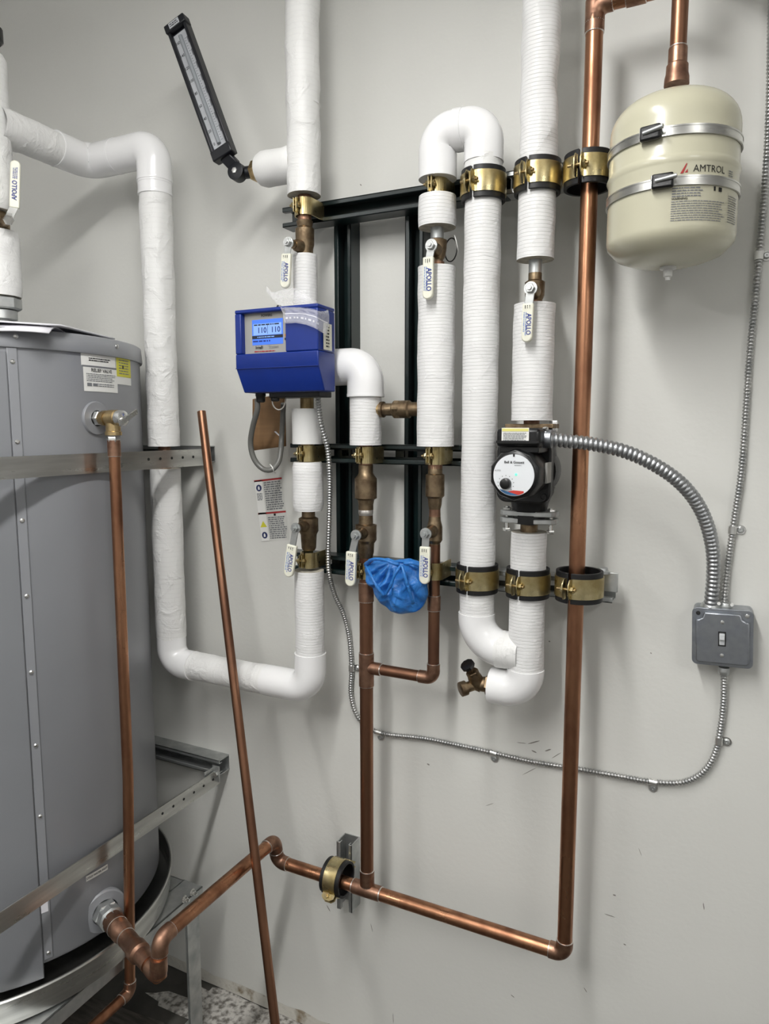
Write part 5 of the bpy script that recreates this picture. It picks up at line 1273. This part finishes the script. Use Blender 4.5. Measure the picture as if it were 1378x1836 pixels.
papers()

# straps round the heater and their wall struts
def strap_frame(lab, z, xs, xe):
    t = thing('restraint_strap', lab, 'strap', (xs, -.05, z)); th = .003; h = .040; x = xs
    pts = [V((x, -.028, z)), V((x, -.80, z)), V((x-.68, -.80, z)), V((x-.68, -.028, z))]
    mb = MB(); P = fillet(pts, .05, 8)
    A = [];
    for i, p in enumerate(P):
        a = P[max(0, i-1)]; b = P[min(len(P)-1, i+1)]; d = (b-a).normalized(); n = d.cross(UP)
        A.append(mb.add([p-n*th/2-UP*h/2, p+n*th/2-UP*h/2, p+n*th/2+UP*h/2, p-n*th/2+UP*h/2]))
    for i in range(len(A)-1):
        for k in range(4): mb.face([A[i]+k, A[i]+(k+1) % 4, A[i+1]+(k+1) % 4, A[i+1]+k])
    mb.face([A[0]+k for k in range(4)][::-1]); mb.face([A[-1]+k for k in range(4)]); obj('flat_bar', mb, M['band'], t, sharp=50)
    for k in range(6):
        mb = MB(); mb.lathe([(0, .0032), (.0008, .0032)], V((x+th/2, -.055-k*.036, z+.002)), V((1, 0, 0)), 14); obj('punched_hole', mb, M['ink'], t)
    return t
SX = -1.162
strap_frame('upper flat metal strap holding the heater, fixed to the wall', 1.468, SX, 0)
strap_frame('lower flat metal strap holding the heater, fixed to the wall', .640, SX, 0)
hs2 = lambda lab, z, x1: strut('strut_channel', lab, (-1.9, 0, z), (x1, 0, z), M['galv'], slots=False)
hs2('galvanised strut channel on the wall at the end of the lower heater strap', .668, at(393, 1375, .041).x)
hs2('galvanised strut channel on the wall at the end of the upper heater strap', 1.474, at(366, 812, .041).x)
def strap_clip(z):
    t = thing('strap_clip', 'bent steel clip fixing the lower strap to the wall strut' if z < 1 else 'bent steel clip fixing the upper strap to the wall strut', 'clip', (SX, -.045, z))
    mb = MB(); mb.box((SX+.004, -.046, z), (.022, .003, .042)); mb.box((SX-.006, -.062, z), (.003, .034, .030)); obj('clip_plate', mb, M['galv'], t, bevel=.0006)
    mb = MB(); mb.hexa(V((SX+.006, -.0475, z)), V((0, -1, 0)), .0065, .005); obj('clip_bolt', mb, M['steel'], t)
strap_clip(.655); strap_clip(1.472)

# pan and stand
def stand():
    t = thing('heater_stand', 'galvanised steel stand under the water heater', 'stand', (HX, HY, 0))
    zt = .405; xo = -1.135; xi = -1.87; yb = -.135; yf = -.86
    def rail(nm, a, b, w=.05, h=.034):
        mb = MB(); a, b = V(a), V(b); u = (b-a).normalized(); s_ = u.cross(UP); c = (a+b)/2; L = (b-a).length
        mb.box(c-UP*.0015, (L, w, .003), (u, s_, UP))
        for k in (-1, 1): mb.box(c+s_*k*(w/2-.0015)-UP*h/2, (L, .003, h), (u, s_, UP))
        obj(nm, mb, M['galv'], t, bevel=.0006)
    rail('side_rail', (xo-.03, yb, zt), (xo-.03, yf, zt), .06); rail('side_rail', (xi+.03, yb, zt), (xi+.03, yf, zt), .06)
    rail('cross_rail', (xi, yb-.028, zt-.002), (xo-.06, yb-.025, zt-.002)); rail('cross_rail', (xi, yf+.025, zt-.002), (xo-.06, yf+.025, zt-.002)); rail('cross_rail', (xi, -.40, zt-.002), (xo-.06, -.40, zt-.002))
    mb = MB(); mb.box(((xi+xo)/2-.03, (yb+yf)/2, zt-.045), (abs(xo-xi)-.10, abs(yf-yb)-.06, .004)); obj('shelf_sheet', mb, M['galv'], t)
    for x in (xo-.028, xi+.028):
        for y in (-.166, -.80):
            mb = MB(); w = .042
            mb.box((x+w/2-.001, y, zt/2-.016), (.003, w, zt-.032)); mb.box((x, y-w/2+.001, zt/2-.016), (w, .003, zt-.032)) if 0 else None
            mb.box((x, y+w/2, zt/2-.016), (w, .003, zt-.032)); mb.box((x+w/2-.004, y-w/2+.004, zt/2-.016), (.003, .010, zt-.032))
            obj('leg', mb, M['galv'], t)
            mb = MB(); mb.box((x, y, .003), (.08, .08, .006)); obj('foot_plate', mb, M['galv'], t)
    for px, py in ((331, 1612), (345, 1600)):
        p = atx(px, py, xo+.002); mb = MB(); mb.lathe([(0, .0085), (.0015, .0085)], V((xo+.0, p.y, p.z)), V((1, 0, 0)), 16); mb.hexa(V((xo+.001, p.y, p.z)), V((1, 0, 0)), .0062, .008); mb.tube([V((xo, p.y, p.z)), V((xo+.016, p.y, p.z))], .003, 10); obj('bolt', mb, M['steel'], t)
stand()
def pan():
    c = V((HX, -.418, 0)); R = .383; t = thing('drain_pan', 'round aluminium drain pan under the water heater', 'pan', (c.x, c.y, .408))
    mb = MB(); mb.lathe([(.408, 0), (.408, R-.006), (.412, R), (.463, R+.003), (.466, R+.0065), (.4685, R+.004), (.4685, R+.001), (.463, R+.0012), (.414, R-.0028), (.412, R-.006), (.412, 0)], c, UP, 128); obj('pan_shell', mb, M['band'], t, sharp=40)
    mb = MB(); mb.box((HX, HY, .432), (.40, .36, .036)); obj('spacer_block', mb, M['wood'], t)
pan()

# floor clutter under the stand
def timber():
    a = V((-1.75, -.20, .022)); b = V((-1.02, -.115, .022)); t = thing('timber_batten', 'grimy timber batten lying on the floor under the heater stand', 'timber', (a+b)/2)
    mb = MB(); mb.span(V((-1.9, -.30, .022)), V((-1.22, -.235, .022)), .09, .038, V((0, 1, 0))); obj('board', mb, M['wood'], t, bevel=.003)
timber()
def spill():
    mb = MB(); c = V((-.99, -.085, .0)); n = 60
    ring = []
    for i in range(n):
        a = 2*PI*i/n; r = 1+.45*noise.noise(V((math.cos(a)*2.6, math.sin(a)*2.6, 4)))+.2*noise.noise(V((math.cos(a)*7, math.sin(a)*7, 9))); ring.append(c+V((math.cos(a)*.30*r, math.sin(a)*.085*r, .0015)))
    q = mb.add([c+V((0, 0, .006))]+ring)
    for i in range(n): mb.face([q, q+1+i, q+1+(i+1) % n])
    tag(obj('plaster_dust', mb, M['dust'], None, loc=c, sharp=180), 'dried white plaster spill on the floor along the wall foot', 'spill', kind='stuff')
spill()

# ------------------------------------------------------------------ repeats belong together
GR = {'pipe_clamp': 'gold and brass pipe clamps on the pipes', 'ball_valve': 'ball valves with cream grips', 'check_valve': 'bronze check valves',
      'cable_strap': 'cable straps along the armoured cable', 'insulated_pipe': 'white insulated pipes', 'strut_channel': 'strut channels fixed to the wall',
      'restraint_strap': 'metal straps round the heater', 'strap_clip': 'clips at the strap ends', 'ceiling_lamp': 'strip lamps under the ceiling',
      'copper_pipe': 'bare copper pipes', 'armoured_cable': 'thin armoured cables on the wall'}
for o in S.objects:
    if o.parent is None and o.name.split('.')[0] in GR: o['group'] = GR[o.name.split('.')[0]]
